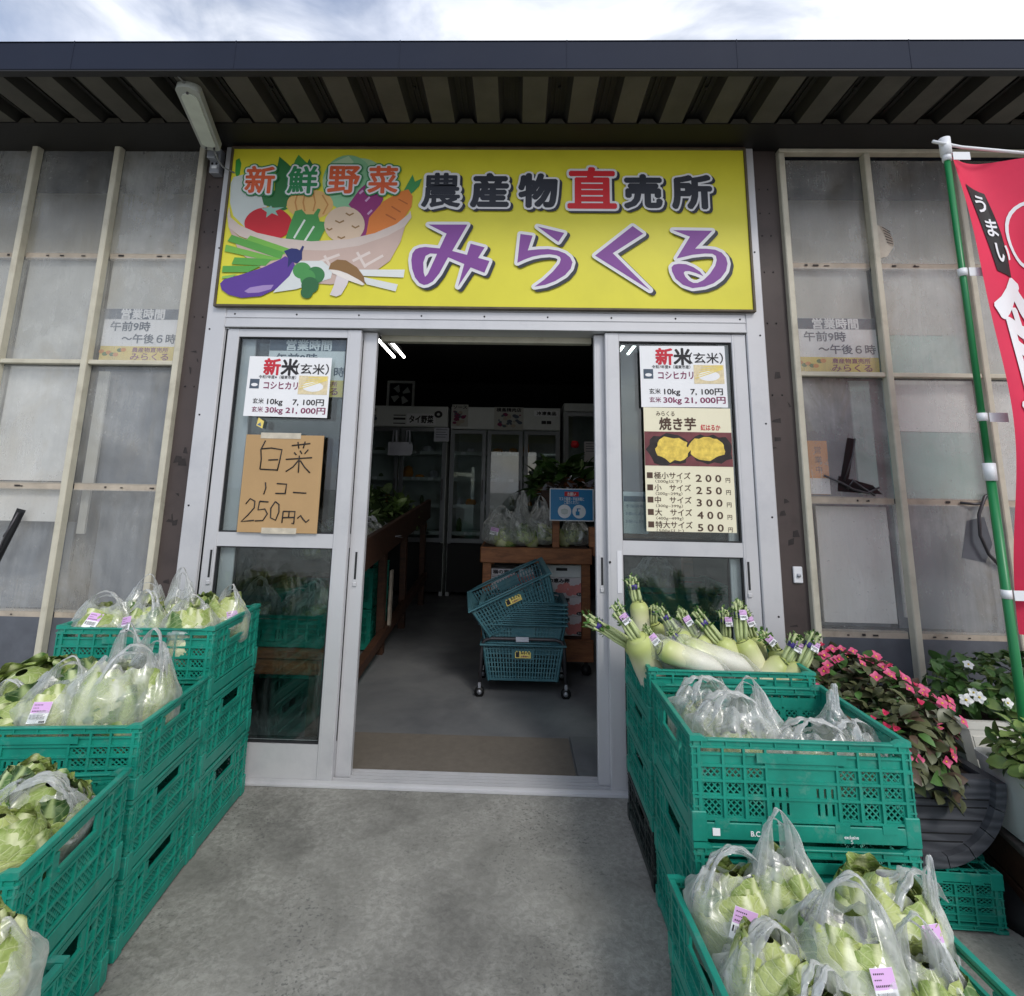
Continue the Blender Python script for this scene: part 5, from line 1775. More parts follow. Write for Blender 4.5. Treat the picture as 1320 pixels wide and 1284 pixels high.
bagged(NAPA_G[1], 0, -1.49, -.83, B_ - .14, .2, (1.0, 1.0, .80), (.9, .8, .74), 'bag with a drooping loop handle at the left picture edge', 'dark green leafy cabbage under the drooping loop handle at the left edge')
put_napa(NAPA_G[0], (-1.50, -.70, B_ - .07), (.45, -.25, .5), (1.35, 1.2, .78), 'spreading dark green leaves at the back left of the second left crate', LC)
bagged(None, 7, -1.60, -.60, B_ - .05, .6, 1, (1.0, .9, .42), 'shiny film hump above the dark green leaves at the left edge', '')
put_napa(NAPA_G[1], (-1.32, -.72, B_ - .08), (-.2, .3, 2.5), (.9, .9, .80), 'dark green leaf tuft poking up between the clear bag and the milky bag', LC)
C_ = .489
bagged(NAPA_G[0], 4, -1.155, -1.11, C_ - .12, .3, (1.05, 1.05, .68), (1.15, 1.0, .76), 'bag pulled askew over big veined leaves at the back of the low left crate', 'green napa with thick white veins at the back of the low left crate', (.5, .14, -.2, -.3), (.2, .25))
bagged(NAPA_O[0], 0, -1.21, -1.20, C_ - .14, .9, (.9, .9, .68), (.9, .9, .62), 'bag with twisted handle ropes at the left edge of the low left crate', 'napa at the left edge of the low left crate')
bagged(NAPA_O[1], 4, -1.095, -1.265, C_ - .14, .1, (1.0, 1.0, .72), (.85, .85, .62), 'bag slipped down from a bare yellow napa in the low left crate', 'bare yellow green napa head by the rim of the low left crate')
put_napa(NAPA_G[1], (-1.23, -1.07, C_ - .10), (.2, .1, 1.5), (.7, .7, .66), 'loose green leaf standing up at the back of the low left crate', LC)
bagged(NAPA[1], 1, -.825, -1.62, .425, .3, (.95, .95, .58), (1.0, .97, .54), 'rounded bag with a lilac sticker in the nearest left crate', 'pale napa in the nearest left crate', (.45, .13, .3, -.3))
F_ = .63
bagged(NAPA[0], 6, .585, -.71, F_ - .145, .4, (.85, .85, .42), (1.0, .9, 1.05), 'crumpled bag in the back left corner of the crumpled bag crate', 'napa in the back left corner of the crumpled bag crate')
bagged(NAPA[1], 6, .615, -.85, F_ - .16, .2, (.9, .9, .42), (1.1, .95, 1.15), 'wrinkled bag at the left front of the crumpled bag crate', 'napa at the left front of the crumpled bag crate')
bagged(NAPA[2], 5, .70, -.80, F_ - .17, -.2, (.9, .9, .42), (.98, .9, .64), 'bag with two tall loop handles in the middle of the crumpled bag crate', 'napa in the middle of the crumpled bag crate')
bagged(NAPA[3], 6, .83, -.87, F_ - .19, .1, (.9, .9, .42), (1.15, .9, 1.0), 'low crumpled bag right of centre in the crumpled bag crate', 'napa right of centre in the crumpled bag crate')
bagged(NAPA[0], 6, .94, -.87, F_ - .17, .7, (.75, .75, .42), (.72, .8, .9), 'bag flap at the right front corner of the crumpled bag crate', 'napa at the right front corner of the crumpled bag crate')
bagged(None, 5, .955, -.74, F_ - .13, 1.3, 1, (.5, .6, .44), 'upright flattened bag strip at the right rim of the crumpled bag crate', '')
G_ = .33
bagged(NAPA[1], 2, .505, -1.115, G_ - .12, .2, (1.0, .95, .70), (1.0, .92, .84), 'full bag at the back left of the front right crate', 'napa at the back left of the front right crate', (-.15, .155, .3, -.3))
bagged(NAPA[2], 5, .625, -1.115, G_ - .11, .05, (.95, .92, .76), (.95, .9, .77), 'bag with long handles drawn straight up in front of the crumpled bag crate', 'napa below the long straight handles in the front right crate', (.35, .17, .3, -.35))
bagged(NAPA[3], 3, .655, -1.275, G_ - .11, -.3, (1.02, .98, .74), (1.02, .95, .80), 'tall milky bag in the middle of the front right crate', 'napa in the tall milky bag in the middle of the front right crate', (.25, .17, .1, -.35))
bagged(NAPA_O[0], 7, .82, -1.145, G_ - .12, .5, (1.12, 1.08, .80), (1.1, 1.02, .78), 'wide bag with a white folded strap at the right back of the front right crate', 'striped green napa at the right back of the front right crate', (.4, .155, .15, -.35), (0, .05))
bagged(NAPA[0], 4, .505, -1.295, G_ - .13, .3, (.95, .9, .72), (.95, .87, .86), 'bag with a folded white flap at the left front of the front right crate', 'veined napa at the left front of the front right crate')
bagged(NAPA[2], 5, .795, -1.315, G_ - .15, -.3, (1.0, .95, .72), (1.0, .95, .68), 'bag with a twisted ear at the right front of the front right crate', 'napa under the twisted ear bag at the right front', (-.2, .165, .5, -.45))
bagged(NAPA[1], 0, .55, -1.40, G_ - .12, .6, (.9, .9, .60), (.88, .88, .68), 'bag with a short peak at the bottom edge of the front right crate', 'napa at the bottom edge of the front right crate')
bagged(None, 5, .905, -1.17, G_ - .10, 1.35, 1, (.42, .4, .58), 'white folded bag strap standing at the right edge of the front right crate', '')
# scrap of film on the ground
b = MB()
b.grid(lambda u, v: (.345 + .05 * u + .02 * noise.noise(Vector((u * 4, v * 4, 1))), -1.27 + .07 * v, .012 + .05 * abs(noise.noise(Vector((u * 3, v * 3, 9)))) + .03 * u * v), 16, 16)
tag(b.build('film_scrap', 'bag_film'), 'small torn scrap of clear film beside the front right crate', 'plastic scrap')

# ------------------------------------------------------------------ daikon
def make_root(seed, Ld=.26, rad=.037):
    rnd = random.Random(seed)
    b = MB()
    sd = Vector((seed * 5.3, 0, 0))
    def fn(u, v):
        # v = 0 crown (z=0) down to the tip
        pr = (.62 + .38 * min(1, (v / .10)) ** .6) if v < .10 else 1.0 - .10 * (v - .1)
        if v > .72:
            pr *= max(.04, 1 - ((v - .72) / .28) ** 1.9)
        a = u * 6.283
        k = 1 + .05 * noise.noise(Vector((math.cos(a), math.sin(a), v * 4)) + sd)
        bx = .014 * math.sin(v * 2.6 + seed)
        return (rad * pr * k * math.cos(a) + bx, rad * pr * k * math.sin(a), -Ld * v)
    b.grid(fn, 22, 24, closed=True)
    b.lathe([(0, .006), (rad * .45, .005), (rad * .64, -.001)], 16)
    return b
def make_stems(seed, Ls=.13):
    rnd = random.Random(seed)
    b = MB()
    n = 11
    for k in range(n):
        a = k * 2.4
        r0 = .018 * math.sqrt((k + .5) / n)
        r1 = .017 * math.sqrt((k + .5) / n) + rnd.uniform(0, .006)
        L_ = Ls * rnd.uniform(.78, 1.06)
        pts = []
        for j in range(6):
            t = j / 5
            bulge = math.sin(t * math.pi) * .007 if t < .6 else 0
            rr = r0 * (1 - t) + r1 * t + bulge * (.4 if k > 4 else 0) + (.012 * max(0, t - .62) if k > 5 else 0)
            pts.append((rr * math.cos(a + t * .4), rr * math.sin(a + t * .4), -.002 + L_ * t))
        b.tube(pts, [.0062, .0056, .005, .0046, .0042, .0038], 7, 0)
        for q in range(5):
            # leaf scraps left on the cut stalks
            t = rnd.uniform(.55, 1.0)
            p = Vector((r1 * 1.15 * math.cos(a + t * .4), r1 * 1.15 * math.sin(a + t * .4), L_ * t))
            d = Vector((math.cos(a + rnd.uniform(-1, 1)), math.sin(a + rnd.uniform(-1, 1)), rnd.uniform(-.2, 1))).normalized()
            e = d.cross(Vector((0, 0, 1))).normalized() * rnd.uniform(.004, .008)
            l = rnd.uniform(.010, .022)
            b.add([p, p + d * l * .5 + e, p + d * l + Vector((0, 0, .003)), p + d * l * .5 - e], [(0, 1, 2, 3)], 1)
    return b
ROOTS = []
for s in (1, 2, 3):
    o1 = make_root(s).build('root', 'daikon_skin')
    o2 = make_stems(s).build('stem_bunch', ['stem_green', 'leaf_bit'])
    ROOTS.append((o1.data, o2.data))
    bpy.data.objects.remove(o1)
    bpy.data.objects.remove(o2)
b = MB()
b.lathe([(.0185, -.010), (.0225, -.009), (.0225, .009), (.0185, .010)], 18)
o = b.build('tape_band', 'tape_purple')
BAND = o.data
bpy.data.objects.remove(o)
def align(d):
    return Vector(d).normalized().to_track_quat('Z', 'Y').to_euler()
def daikon(i, cx, cz, y, stem, root, ss, rs, label, sticker=True, film=False, dy=(0, 0), band=.55):
    t = thing('daikon', label, 'radish', (cx, y, cz), 0, 'white radishes in the crate by the door')
    r, s = ROOTS[i % 3]
    sdir = Vector((stem[0] - cx, dy[0], stem[1] - cz))
    rdir = Vector((root[0] - cx, dy[1], root[1] - cz))
    q = bpy.data.objects.new('root', r)
    q.rotation_euler = align(-rdir)
    q.scale = (rs * 1.12, rs * 1.12, rs)
    k = bpy.data.objects.new('stem_bunch', s)
    k.rotation_euler = align(sdir)
    k.scale = (ss * 1.1, ss * 1.1, sdir.length / .145)
    n = bpy.data.objects.new('tape_band', BAND)
    n.location = sdir * band
    n.rotation_euler = align(sdir)
    n.scale = (ss, ss, ss)
    objs = [q, k, n]
    if sticker:
        p = bpy.data.objects.new('price_label', STK)
        p.scale = (.62, .62, .62)
        p.location = sdir * (band + .02) + Vector((.004, -.026, 0))
        p.rotation_euler = (-.25, math.atan2(sdir.x, sdir.z), 0)
        objs.append(p)
    if film:
        objs.append(bpy.data.objects.new('film_sleeve', FILM))
        objs[-1].rotation_euler = align(-rdir)
        objs[-1].scale = (rs, rs, rs)
    for o in objs:
        COL.objects.link(o)
        o.parent = t
    return t
b = MB()
def slv(u, v):
    a = u * 6.283
    rr = .044 if v < .8 else .044 - .03 * (v - .8) / .2
    if v < .15:
        rr = .018 + .026 * v / .15
    rr *= 1 + .10 * noise.noise(Vector((math.cos(a) * 2, math.sin(a) * 2, v * 6)))
    return (rr * math.cos(a), rr * math.sin(a), .06 - .34 * v)
b.grid(slv, 28, 26, closed=True)
o = b.build('film_sleeve', 'sleeve_film')
FILM = o.data
bpy.data.objects.remove(o)
daikon(0, .482, .815, -.25, (.457, .917), (.492, .709), .95, .86, 'upright white radish standing highest at the back left of the radish heap', False)
daikon(1, .551, .726, -.22, (.55, .802), (.60, .60), .7, .85, 'white radish with a short stalk tuft just right of the upright one', False)
daikon(2, .425, .742, -.5, (.340, .855), (.486, .621), .95, 1.22, 'thickest white radish hanging over the left rim of its crate', True, False, (0, .05))
daikon(0, .405, .706, -.43, (.237, .798), (.47, .63), .9, .8, 'radish whose stalks stick far out to the left over the doorway', False, False, (0, .06), .62)
daikon(1, .500, .712, -.5, (.445, .778), (.75, .618), .8, .96, 'long greenish radish lying slantwise across the front of the heap', True, True, (.02, -.0), .4)
daikon(2, .600, .700, -.45, (.545, .752), (.885, .609), .75, 1.0, 'very white film wrapped radish lying slantwise behind the greenish one', False, True, (.02, .0))
daikon(0, .605, .726, -.33, (.537, .817), (.70, .60), .85, .9, 'film wrapped radish third from the left in the back row', False, True)
daikon(1, .678, .712, -.33, (.617, .812), (.775, .60), .9, .95, 'film wrapped radish in the middle of the back row', True, True)
daikon(2, .758, .703, -.36, (.664, .810), (.86, .57), .95, .98, 'bare radish with stalks leaning left in the middle of the heap', False, False, (0, -.02), .6)
daikon(0, .835, .675, -.22, (.830, .800), (.86, .56), .85, .78, 'radish with a lilac label hidden behind the straight standing stalks')
daikon(1, .842, .708, -.36, (.833, .858), (.90, .58), 1.0, .98, 'radish with tall straight stalks and a big lilac label right of centre', True, False, (0, -.02), .6)
daikon(2, .930, .690, -.24, (.895, .80), (.965, .57), .85, .85, 'radish behind the tall straight stalks with its label at the side', True)
daikon(0, .985, .665, -.30, (.920, .735), (1.0, .56), .85, .82, 'radish with stalks bent over to the left near the right end', True, False, (-.04, 0))
daikon(1, .968, .650, -.42, (1.027, .752), (.88, .57), .95, 1.0, 'short greenish radish second from the right end with stalks leaning right', True)
daikon(2, 1.012, .645, -.44, (1.079, .771), (.95, .57), .95, .9, 'rightmost radish with stalks leaning right against the wall sheets', True)
# ------------------------------------------------------------------ plants and planters
def leaf_quad(b, p, d, up, l, w_, mi, curl=.25):
    # a cupped oval leaf with a centre fold
    d = d.normalized()
    s = d.cross(up).normalized()
    n = s.cross(d).normalized()
    vs = []
    prof = ((0, .12), (.25, .8), (.55, 1.), (.82, .62), (1, .03))
    for t, k in prof:
        c = p + d * l * t - n * curl * l * t * t
        vs += [c + s * w_ * k + n * w_ * .35 * k, c, c - s * w_ * k + n * w_ * .35 * k]
    fs = []
    for i in range(len(prof) - 1):
        a = i * 3
        fs += [(a, a + 1, a + 4, a + 3), (a + 1, a + 2, a + 5, a + 4)]
    b.add(vs, fs, mi, smooth=True)
def flower(b, n, r, mi, mj, cup=.3):
    for k in range(n):
        a = 2 * math.pi * k / n
        d = Vector((math.cos(a), math.sin(a), cup))
        leaf_quad(b, Vector((0, 0, 0)), d, Vector((0, 0, 1)), r, r * .42, mi, .2)
    b.lathe([(0, .006), (r * .16, .004), (r * .2, 0)], 8, mj)
def bush(name, label, cat, c, rad, n, mats, ls, seed, flowers, fl_mats, fl_mesh, drape=0., wts=(3, 1), stemcol=None):
    rnd = random.Random(seed)
    t = thing(name, label, cat, c)
    b = MB()
    C0 = Vector((0, 0, 0))
    surf = []
    for k in range(n):
        while True:
            q = Vector((rnd.uniform(-1, 1), rnd.uniform(-1, 1), rnd.uniform(-.55, 1)))
            if .25 < q.length < 1:
                break
        lump = 1 + .28 * noise.noise(q.normalized() * 2.2 + Vector((seed, 0, 0)))
        f = q.length ** .45 / q.length
        p = Vector((q.x * f * rad[0], q.y * f * rad[1], q.z * f * rad[2])) * lump
        p.z -= drape * max(0, -p.y / rad[1]) ** 1.5
        nrm = Vector((p.x / rad[0] ** 2, p.y / rad[1] ** 2, p.z / rad[2] ** 2)).normalized()
        d = (nrm * rnd.uniform(.3, 1) + Vector((rnd.uniform(-1, 1), rnd.uniform(-1, 1), rnd.uniform(-.7, .5)))).normalized()
        l = ls * rnd.uniform(.6, 1.3)
        leaf_quad(b, p, d, (nrm + Vector((rnd.uniform(-.5, .5), rnd.uniform(-.5, .5), .8))), l, l * rnd.uniform(.30, .42), rnd.choices(range(len(mats)), wts)[0], rnd.uniform(.0, .5))
        surf.append((p, nrm))
    b.build('foliage', mats, t)
    b = MB()
    for k in range(26):
        p, nrm = surf[rnd.randrange(len(surf))]
        r0 = Vector((rnd.uniform(-.3, .3) * rad[0], rnd.uniform(-.3, .3) * rad[1], -.5 * rad[2]))
        b.tube([r0, (r0 + p) * .5 + Vector((0, 0, .02)), p], [.005, .004, .003], 5)
    b.build('stem', stemcol or mats[-1], t)
    cand = [s for s in surf if s[1].z > -.35 and s[1].y < .15]
    cand.sort(key=lambda s: -(s[0].x / rad[0]) ** 2 - (s[0].y / rad[1]) ** 2 - (s[0].z / rad[2]) ** 2)
    cand = cand[:len(cand) // 2]
    for k in range(flowers):
        p, nrm = rnd.choice(cand)
        o = bpy.data.objects.new('flower', rnd.choice(fl_mesh))
        COL.objects.link(o)
        o.parent = t
        o.location = p + nrm * ls * .45 + Vector((rnd.uniform(-.01, .01), -.008, .012))
        o.rotation_euler = (nrm * .6 + Vector((rnd.uniform(-.5, .5), -.7, .5))).to_track_quat('Z', 'Y').to_euler()
        o.scale = (rnd.uniform(.72, 1.05),) * 3
    return t
def fmesh(n, r, m1, m2, cup):
    b = MB()
    flower(b, n, r, 0, 1, cup)
    o = b.build('flower', [m1, m2])
    me = o.data
    bpy.data.objects.remove(o)
    return me
PINK = [fmesh(4, .023, 'petal_pink', 'pollen', .35), fmesh(4, .021, 'petal_pink', 'pollen', .7), fmesh(3, .016, 'petal_deep', 'petal_deep', 1.2)]
WHITE = [fmesh(5, .022, 'petal_white', 'pollen', .12)]
bush('begonia', 'bronze leaved begonia with many pink flowers spilling over the half barrel', 'flowering plant', (1.26, -.34, .46), (.215, .34, .165), 1700, ['begonia_leaf', 'begonia_red', 'vinca_leaf'], .047, 5, 99, None, PINK, .025, (6, 1.3, 1.3), 'begonia_red')
bush('periwinkle', 'dark green periwinkle with white flowers in the white planter', 'flowering plant', (1.84, -.31, .555), (.29, .15, .105), 560, ['vinca_leaf', 'weed_leaf'], .044, 8, 11, None, WHITE, 0, (5, 1), 'weed_leaf')
bush('seedling', 'light green weedy seedlings in the grey planter', 'plant', (1.585, -.72, .47), (.085, .17, .075), 190, ['weed_leaf', 'vinca_leaf'], .048, 12, 0, None, WHITE, 0, (4, 1), 'weed_leaf')

# half barrel planter: round end facing the yard
t = thing('barrel_planter', 'dark grey half barrel planter lying on the upturned green crate', 'planter', (1.262, -.405, .158))
def arc(r, n=26):
    return [(r * math.cos(math.pi + math.pi * i / n), r + 0 + r * math.sin(math.pi + math.pi * i / n)) for i in range(n + 1)]
RB = .232
def half(b, r, zt, y0, y1, mi=0):
    p = [(r * math.cos(math.pi + math.pi * i / 26), RB + r * math.sin(math.pi + math.pi * i / 26)) for i in range(27)]
    k = len(p)
    b.add([(x, y0, z) for x, z in p] + [(x, y1, z) for x, z in p], [tuple(range(k)), tuple(range(k, 2 * k))[::-1]] + [((i + 1) % k, i, k + i, k + (i + 1) % k) for i in range(k)], mi)
b = MB()
half(b, RB - .025, 0, -.232, -.20)
b.build('end_board', 'barrel_plastic', t)
b = MB()
half(b, RB - .025, 0, .20, .232)
b.build('end_board', 'barrel_plastic', t)
b = MB()
for q in (45, 90, 135, 62, 118):
    z = RB * (q / 180)
    if z < RB - .02:
        hw = math.sqrt(max(0, (RB - .03) ** 2 - (RB - z) ** 2))
        b.box(-hw, hw, -.2335, -.2318, z - .0015, z + .0015)
b.build('board_joint', 'black', t)
b = MB()
n = 9
for i in range(n):
    a0, a1 = math.pi + math.pi * i / n + .006, math.pi + math.pi * (i + 1) / n - .006
    vs = []
    for y in (-.255, .255):
        for r in (RB - .027, RB + .004):
            for a in [a0 + (a1 - a0) * j / 4 for j in range(5)]:
                vs.append((r * math.cos(a), y, RB + r * math.sin(a)))
    fs = []
    for j in range(4):
        fs += [(j, j + 1, 6 + j, 5 + j), (10 + j + 1, 10 + j, 15 + j, 15 + j + 1), (5 + j, 6 + j, 16 + j, 15 + j), (j + 1, j, 10 + j, 11 + j)]
    fs += [(0, 5, 15, 10), (9, 4, 14, 19)]
    b.add(vs, fs)
b.build('stave', 'barrel_plastic', t)
b = MB()
b.box(-RB + .03, RB - .03, -.195, .195, RB - .05, RB - .02)
b.build('soil', 'soil', t)

def trough(name, label, c, lx, ly, h, mat, rz, ribs_n):
    t = thing(name, label, 'planter', c, rz)
    b = MB()
    k = .86
    def ring(sx, sy, z, e=.02):
        return [(-sx + e, -sy, z), (sx - e, -sy, z), (sx, -sy + e, z), (sx, sy - e, z), (sx - e, sy, z), (-sx + e, sy, z), (-sx, sy - e, z), (-sx, -sy + e, z)]
    rings = [ring(lx * k, ly * k, 0), ring(lx * .98, ly * .98, h * .86), ring(lx, ly, h * .86), ring(lx * 1.01, ly * 1.02, h), ring(lx * .93, ly * .88, h), ring(lx * .92, ly * .86, h * .8)]
    vs = sum(rings, [])
    fs = [tuple(range(8))[::-1]]
    for i in range(len(rings) - 1):
        for j in range(8):
            fs.append((i * 8 + j, i * 8 + (j + 1) % 8, (i + 1) * 8 + (j + 1) % 8, (i + 1) * 8 + j))
    b.add(vs, fs)
    for q in range(ribs_n):
        x = -lx * .8 + 1.6 * lx * q / (ribs_n - 1)
        b.add([(x * .9 - .018, -ly * k - .002, .01), (x * .9 + .018, -ly * k - .002, .01), (x + .02, -ly * .965 - .002, h * .74), (x - .02, -ly * .965 - .002, h * .74),
               (x * .9 - .022, -ly * k + .006, .01), (x * .9 + .022, -ly * k + .006, .01), (x + .024, -ly * .965 + .006, h * .74), (x - .024, -ly * .965 + .006, h * .74)],
              [(0, 1, 2, 3), (4, 0, 3, 7), (1, 5, 6, 2), (3, 2, 6, 7)])
    for sy in (-1, 1):
        for q in range(3):
            y = (-.5 + .5 * q) * ly
            b.add([(-lx * k - .002, y - .02, .01), (-lx * k - .002, y + .02, .01), (-lx * .965 - .002, y + .022, h * .74), (-lx * .965 - .002, y - .022, h * .74)], [(0, 3, 2, 1)])
        break
    b.build('tub', mat, t)
    b = MB()
    b.box(-lx * .9, lx * .9, -ly * .84, ly * .84, h * .7, h * .82)
    b.build('soil', 'soil', t)
    return t
trough('planter', 'white ribbed trough planter on a green crate by the wall', (1.84, -.31, .292), .285, .115, .185, 'planter_white', 0, 7)
trough('planter', 'grey tapered trough planter standing on the wooden box at the right edge', (1.60, -.78, .235), .105, .27, .19, 'planter_grey', R(-6), 3)
t = thing('wooden_box', 'weathered dark wooden box with white stencil letters under the grey planter', 'box', (1.72, -.80, 0), R(-12))
b = MB()
for k in range(4):
    b.bev(-.24 + k * .12, -.125 + k * .12, -.36, .40, .205, .225, .003)
b.build('lid', 'wood_grey', t)
b = MB()
b.bev(-.235, .235, -.352, .39, .015, .10, .003)
b.bev(-.235, .235, -.352, .39, .106, .204, .003)
b.build('side_board', 'wood_dark', t)
b = MB()
Tm = Matrix(((0, -1, 0, -.2362), (-1, 0, 0, -.19), (0, 0, 1, .152), (0, 0, 0, 1)))
b.text('LICENSE', 0, 0, .075, 0, 0, bold=.03, T=Tm)
b.build('stencil', 'paper', t)

# ------------------------------------------------------------------ inside the shop
# ceiling light, lit
t = thing('ceiling_light', 'lit twin tube fluorescent fitting on the dark shop ceiling', 'lamp', (-1.20, 2.25, 2.56))
b = MB()
b.bev(-.03, .03, -.60, .60, .0, .05, .004)
b.build('casing', 'black', t)
for x in (-.05, .05):
    b = MB()
    b.tube([(x, -.56, -.035), (x, .56, -.035)], .0125, 12)
    b.build('tube', 'tube_light', t)
t = thing('ceiling_light', 'lit twin tube fluorescent fitting glimpsed through the right door glass', 'lamp', (.98, 2.0, 2.56))
b = MB()
b.bev(-.03, .03, -.60, .60, .0, .05, .004)
b.build('casing', 'black', t)
for x in (-.05, .05):
    b = MB()
    b.tube([(x, -.56, -.035), (x, .56, -.035)], .0125, 12)
    b.build('tube', 'tube_light', t)

# refrigerated showcases along the back wall
def showcase(x0, x1, zt, label, doors, hd, posters, y=4.2):
    t = thing('display_fridge', label, 'fridge', ((x0 + x1) / 2, y, 0))
    w2 = (x1 - x0) / 2
    b = MB()
    b.box(-w2, w2, .62, .66, .0, zt)
    b.box(-w2, -w2 + .04, .04, .62, 0, zt)
    b.box(w2 - .04, w2, .04, .62, 0, zt)
    b.box(-w2 + .04, w2 - .04, .04, .62, zt - .05, zt)
    b.build('cabinet', 'fridge', t)
    b = MB()
    b.box(-w2 + .005, w2 - .005, .03, .6, .05, .60)
    b.build('plinth', 'black', t)
    b = MB()
    b.bev(-w2, w2, .0, .04, zt - hd, zt, .006)
    h = b.build('header', 'fridge', t)
    for q in posters:
        q(h, w2, zt, hd)
    dw = 2 * w2 / doors
    for d in range(doors):
        a = -w2 + d * dw
        b = MB()
        zt2 = zt - hd - .012
        for u0, u1, v0, v1 in ((a + .01, a + .055, .61, zt2), (a + dw - .055, a + dw - .01, .61, zt2), (a + .055, a + dw - .055, .61, .66), (a + .055, a + dw - .055, zt2 - .045, zt2)):
            b.box(u0, u1, .0, .035, v0, v1)
        f = b.build('door', 'fridge_door', t)
        b = MB()
        b.box(a + .05, a + dw - .05, .012, .018, .655, zt2 - .04)
        b.build('glass', 'door_glass', f)
        b = MB()
        b.box(a + dw - .05, a + dw - .03, -.02, 0, 1.1, 1.35)
        b.build('handle', 'metal_dark', f)
    b = MB()
    b.box(-w2 + .04, w2 - .04, .58, .62, .6, zt - hd)
    b.build('liner', 'fridge_in', t)
    rnd = random.Random(int(x0 * 10))
    for k in range(4):
        z = .72 + k * .32
        b = MB()
        b.box(-w2 + .045, w2 - .045, .10, .57, z - .012, z)
        sh = b.build('shelf', 'fridge', t)
        b = MB()
        b.box(-w2 + .05, w2 - .05, .09, .098, z - .03, z + .012)
        for q in range(5):
            xx = rnd.uniform(-w2 + .1, w2 - .16)
            b.box(xx, xx + .06, .086, .089, z - .026, z + .008, 1)
        b.build('price_rail', ['fridge_in', 'paper'], sh)
        b = MB()
        xx = -w2 + .07
        while xx < w2 - .15:
            ww, hh = rnd.uniform(.05, .15), rnd.uniform(.05, .17)
            if rnd.random() < .6:
                T_ = Matrix.Translation((xx + ww / 2, rnd.uniform(.2, .4), z))
                b.lathe([(0, .001), (ww * .42, .002), (ww * .5, hh * .4), (ww * .36, hh * .85), (0, hh)], 9, rnd.randrange(4), T=T_)
            xx += ww + rnd.uniform(.01, .08)
        b.build('goods', ['leaf_heap', 'tote_white', 'orange', 'leaf_dark'], sh)
    return t
def lettered(txt, x, dz, h, w_, mat='ink', back=None):
    def f(par, w2, zt, hd):
        b = MB()
        if back:
            b.box(x - w_ / 2 - .03, x + w_ / 2 + .03, -.004, -.001, zt - hd / 2 + dz - h * .7, zt - hd / 2 + dz + h * .7, 1)
        b.text(txt, x, zt - hd / 2 + dz, h, -.006, 0, w=w_, bold=.04)
        b.build('lettering', [mat, back or 'paper'], par)
    return f
def bars(x, dz, w_):
    def f(par, w2, zt, hd):
        b = MB()
        for k in range(3):
            b.box(x - w_ / 2, x + w_ / 2, -.004, -.001, zt - hd / 2 + dz + k * .05, zt - hd / 2 + dz + k * .05 + .026 - .014 * (k != 1))
        b.build('stripe', 'ink', par)
    return f
def photo(x, dz, w_, h_, title):
    def f(par, w2, zt, hd):
        b = MB()
        z = zt - hd / 2 + dz
        b.box(x - w_ / 2, x + w_ / 2, -.005, -.001, z - h_ / 2, z + h_ / 2, 0)
        rnd = random.Random(int(x * 50))
        for k in range(26):
            cx, cz, r_ = x + rnd.uniform(-.42, .42) * w_, z + rnd.uniform(-.42, .18) * h_, rnd.uniform(.012, .035)
            b.poly([(cx + r_ * math.cos(a / 9 * 6.283), cz + r_ * .7 * math.sin(a / 9 * 6.283)) for a in range(9)], -.0054 - .0001 * k, rnd.choice((1, 2, 3)))
        b.text(title, x, z + h_ * .38, .05, -.009, 4, w=w_ * .85, bold=.03)
        b.build('poster', ['board_grey', 'ink_plum', 'batten', 'ink_slate', 'ink'], par)
    return f
showcase(-2.02, -.865, 2.235, 'grey double door display fridge with Thai vegetable header at the back left', 2, .255, [lettered('タイ野菜', .25, -.035, .10, .30, 'ink', 'paper'), bars(-.02, -.095, .15), photo(-.42, 0, .24, .2, '市場'), lettered('◎', .46, .03, .1, .1)])
showcase(-.825, .515, 2.235, 'grey three door display fridge with meat shop poster at the back centre', 3, .275, [photo(-.56, .03, .2, .27, 'ソース'), photo(.04, .0, .36, .28, '横島精肉店'), lettered('冷凍食品', .5, .07, .05, .24, 'ink', 'paper'), lettered('■■', .5, -.04, .05, .12)])
showcase(.56, 1.25, 2.30, 'pale single door display fridge at the back right', 1, .10, [])
# white shop bag and papers hanging on fridge doors
for x0, x1, z0, z1, lb, mt in ((-1.02, -.84, 1.80, 1.97, 'lilac sheet taped inside the left fridge door', 'tote_white'), (.80, 1.0, 1.42, 1.83, 'pale pink sheet taped on the right fridge door', 'egg_box')):
    b = MB()
    b.box(x0, x1, 4.165, 4.168, z0, z1)
    for k in range(4):
        b.box(x0 + .02, x1 - .02 - .02 * (k % 2), 4.1638, 4.165, z1 - .03 - k * .03, z1 - .022 - k * .03, 1)
    tag(b.build('paper_sheet', [mt, 'ink_slate']), lb, 'paper')
t = thing('tote_bag', 'white handled shopping bag hanging in front of the left fridge', 'bag', (-1.42, 4.1, 1.62))
b = MB()
b.grid(lambda u, v: (-.14 + .28 * u + .02 * math.sin(v * 3), -.03 * math.sin(u * 3.14) * (1 - v * .4), .16 * v), 10, 6)
b.grid(lambda u, v: (-.14 + .28 * u, .03 * math.sin(u * 3.14) * (1 - v * .4), .16 * v), 10, 6)
b.build('body', 'tote_white', t)
for x in (-.09, .07):
    b = MB()
    b.tube([(x, 0, .14), (x + .01, 0, .30), (x + .04, 0, .30), (x + .05, 0, .14)], .012, 6)
    b.build('handle', 'tote_white', t)

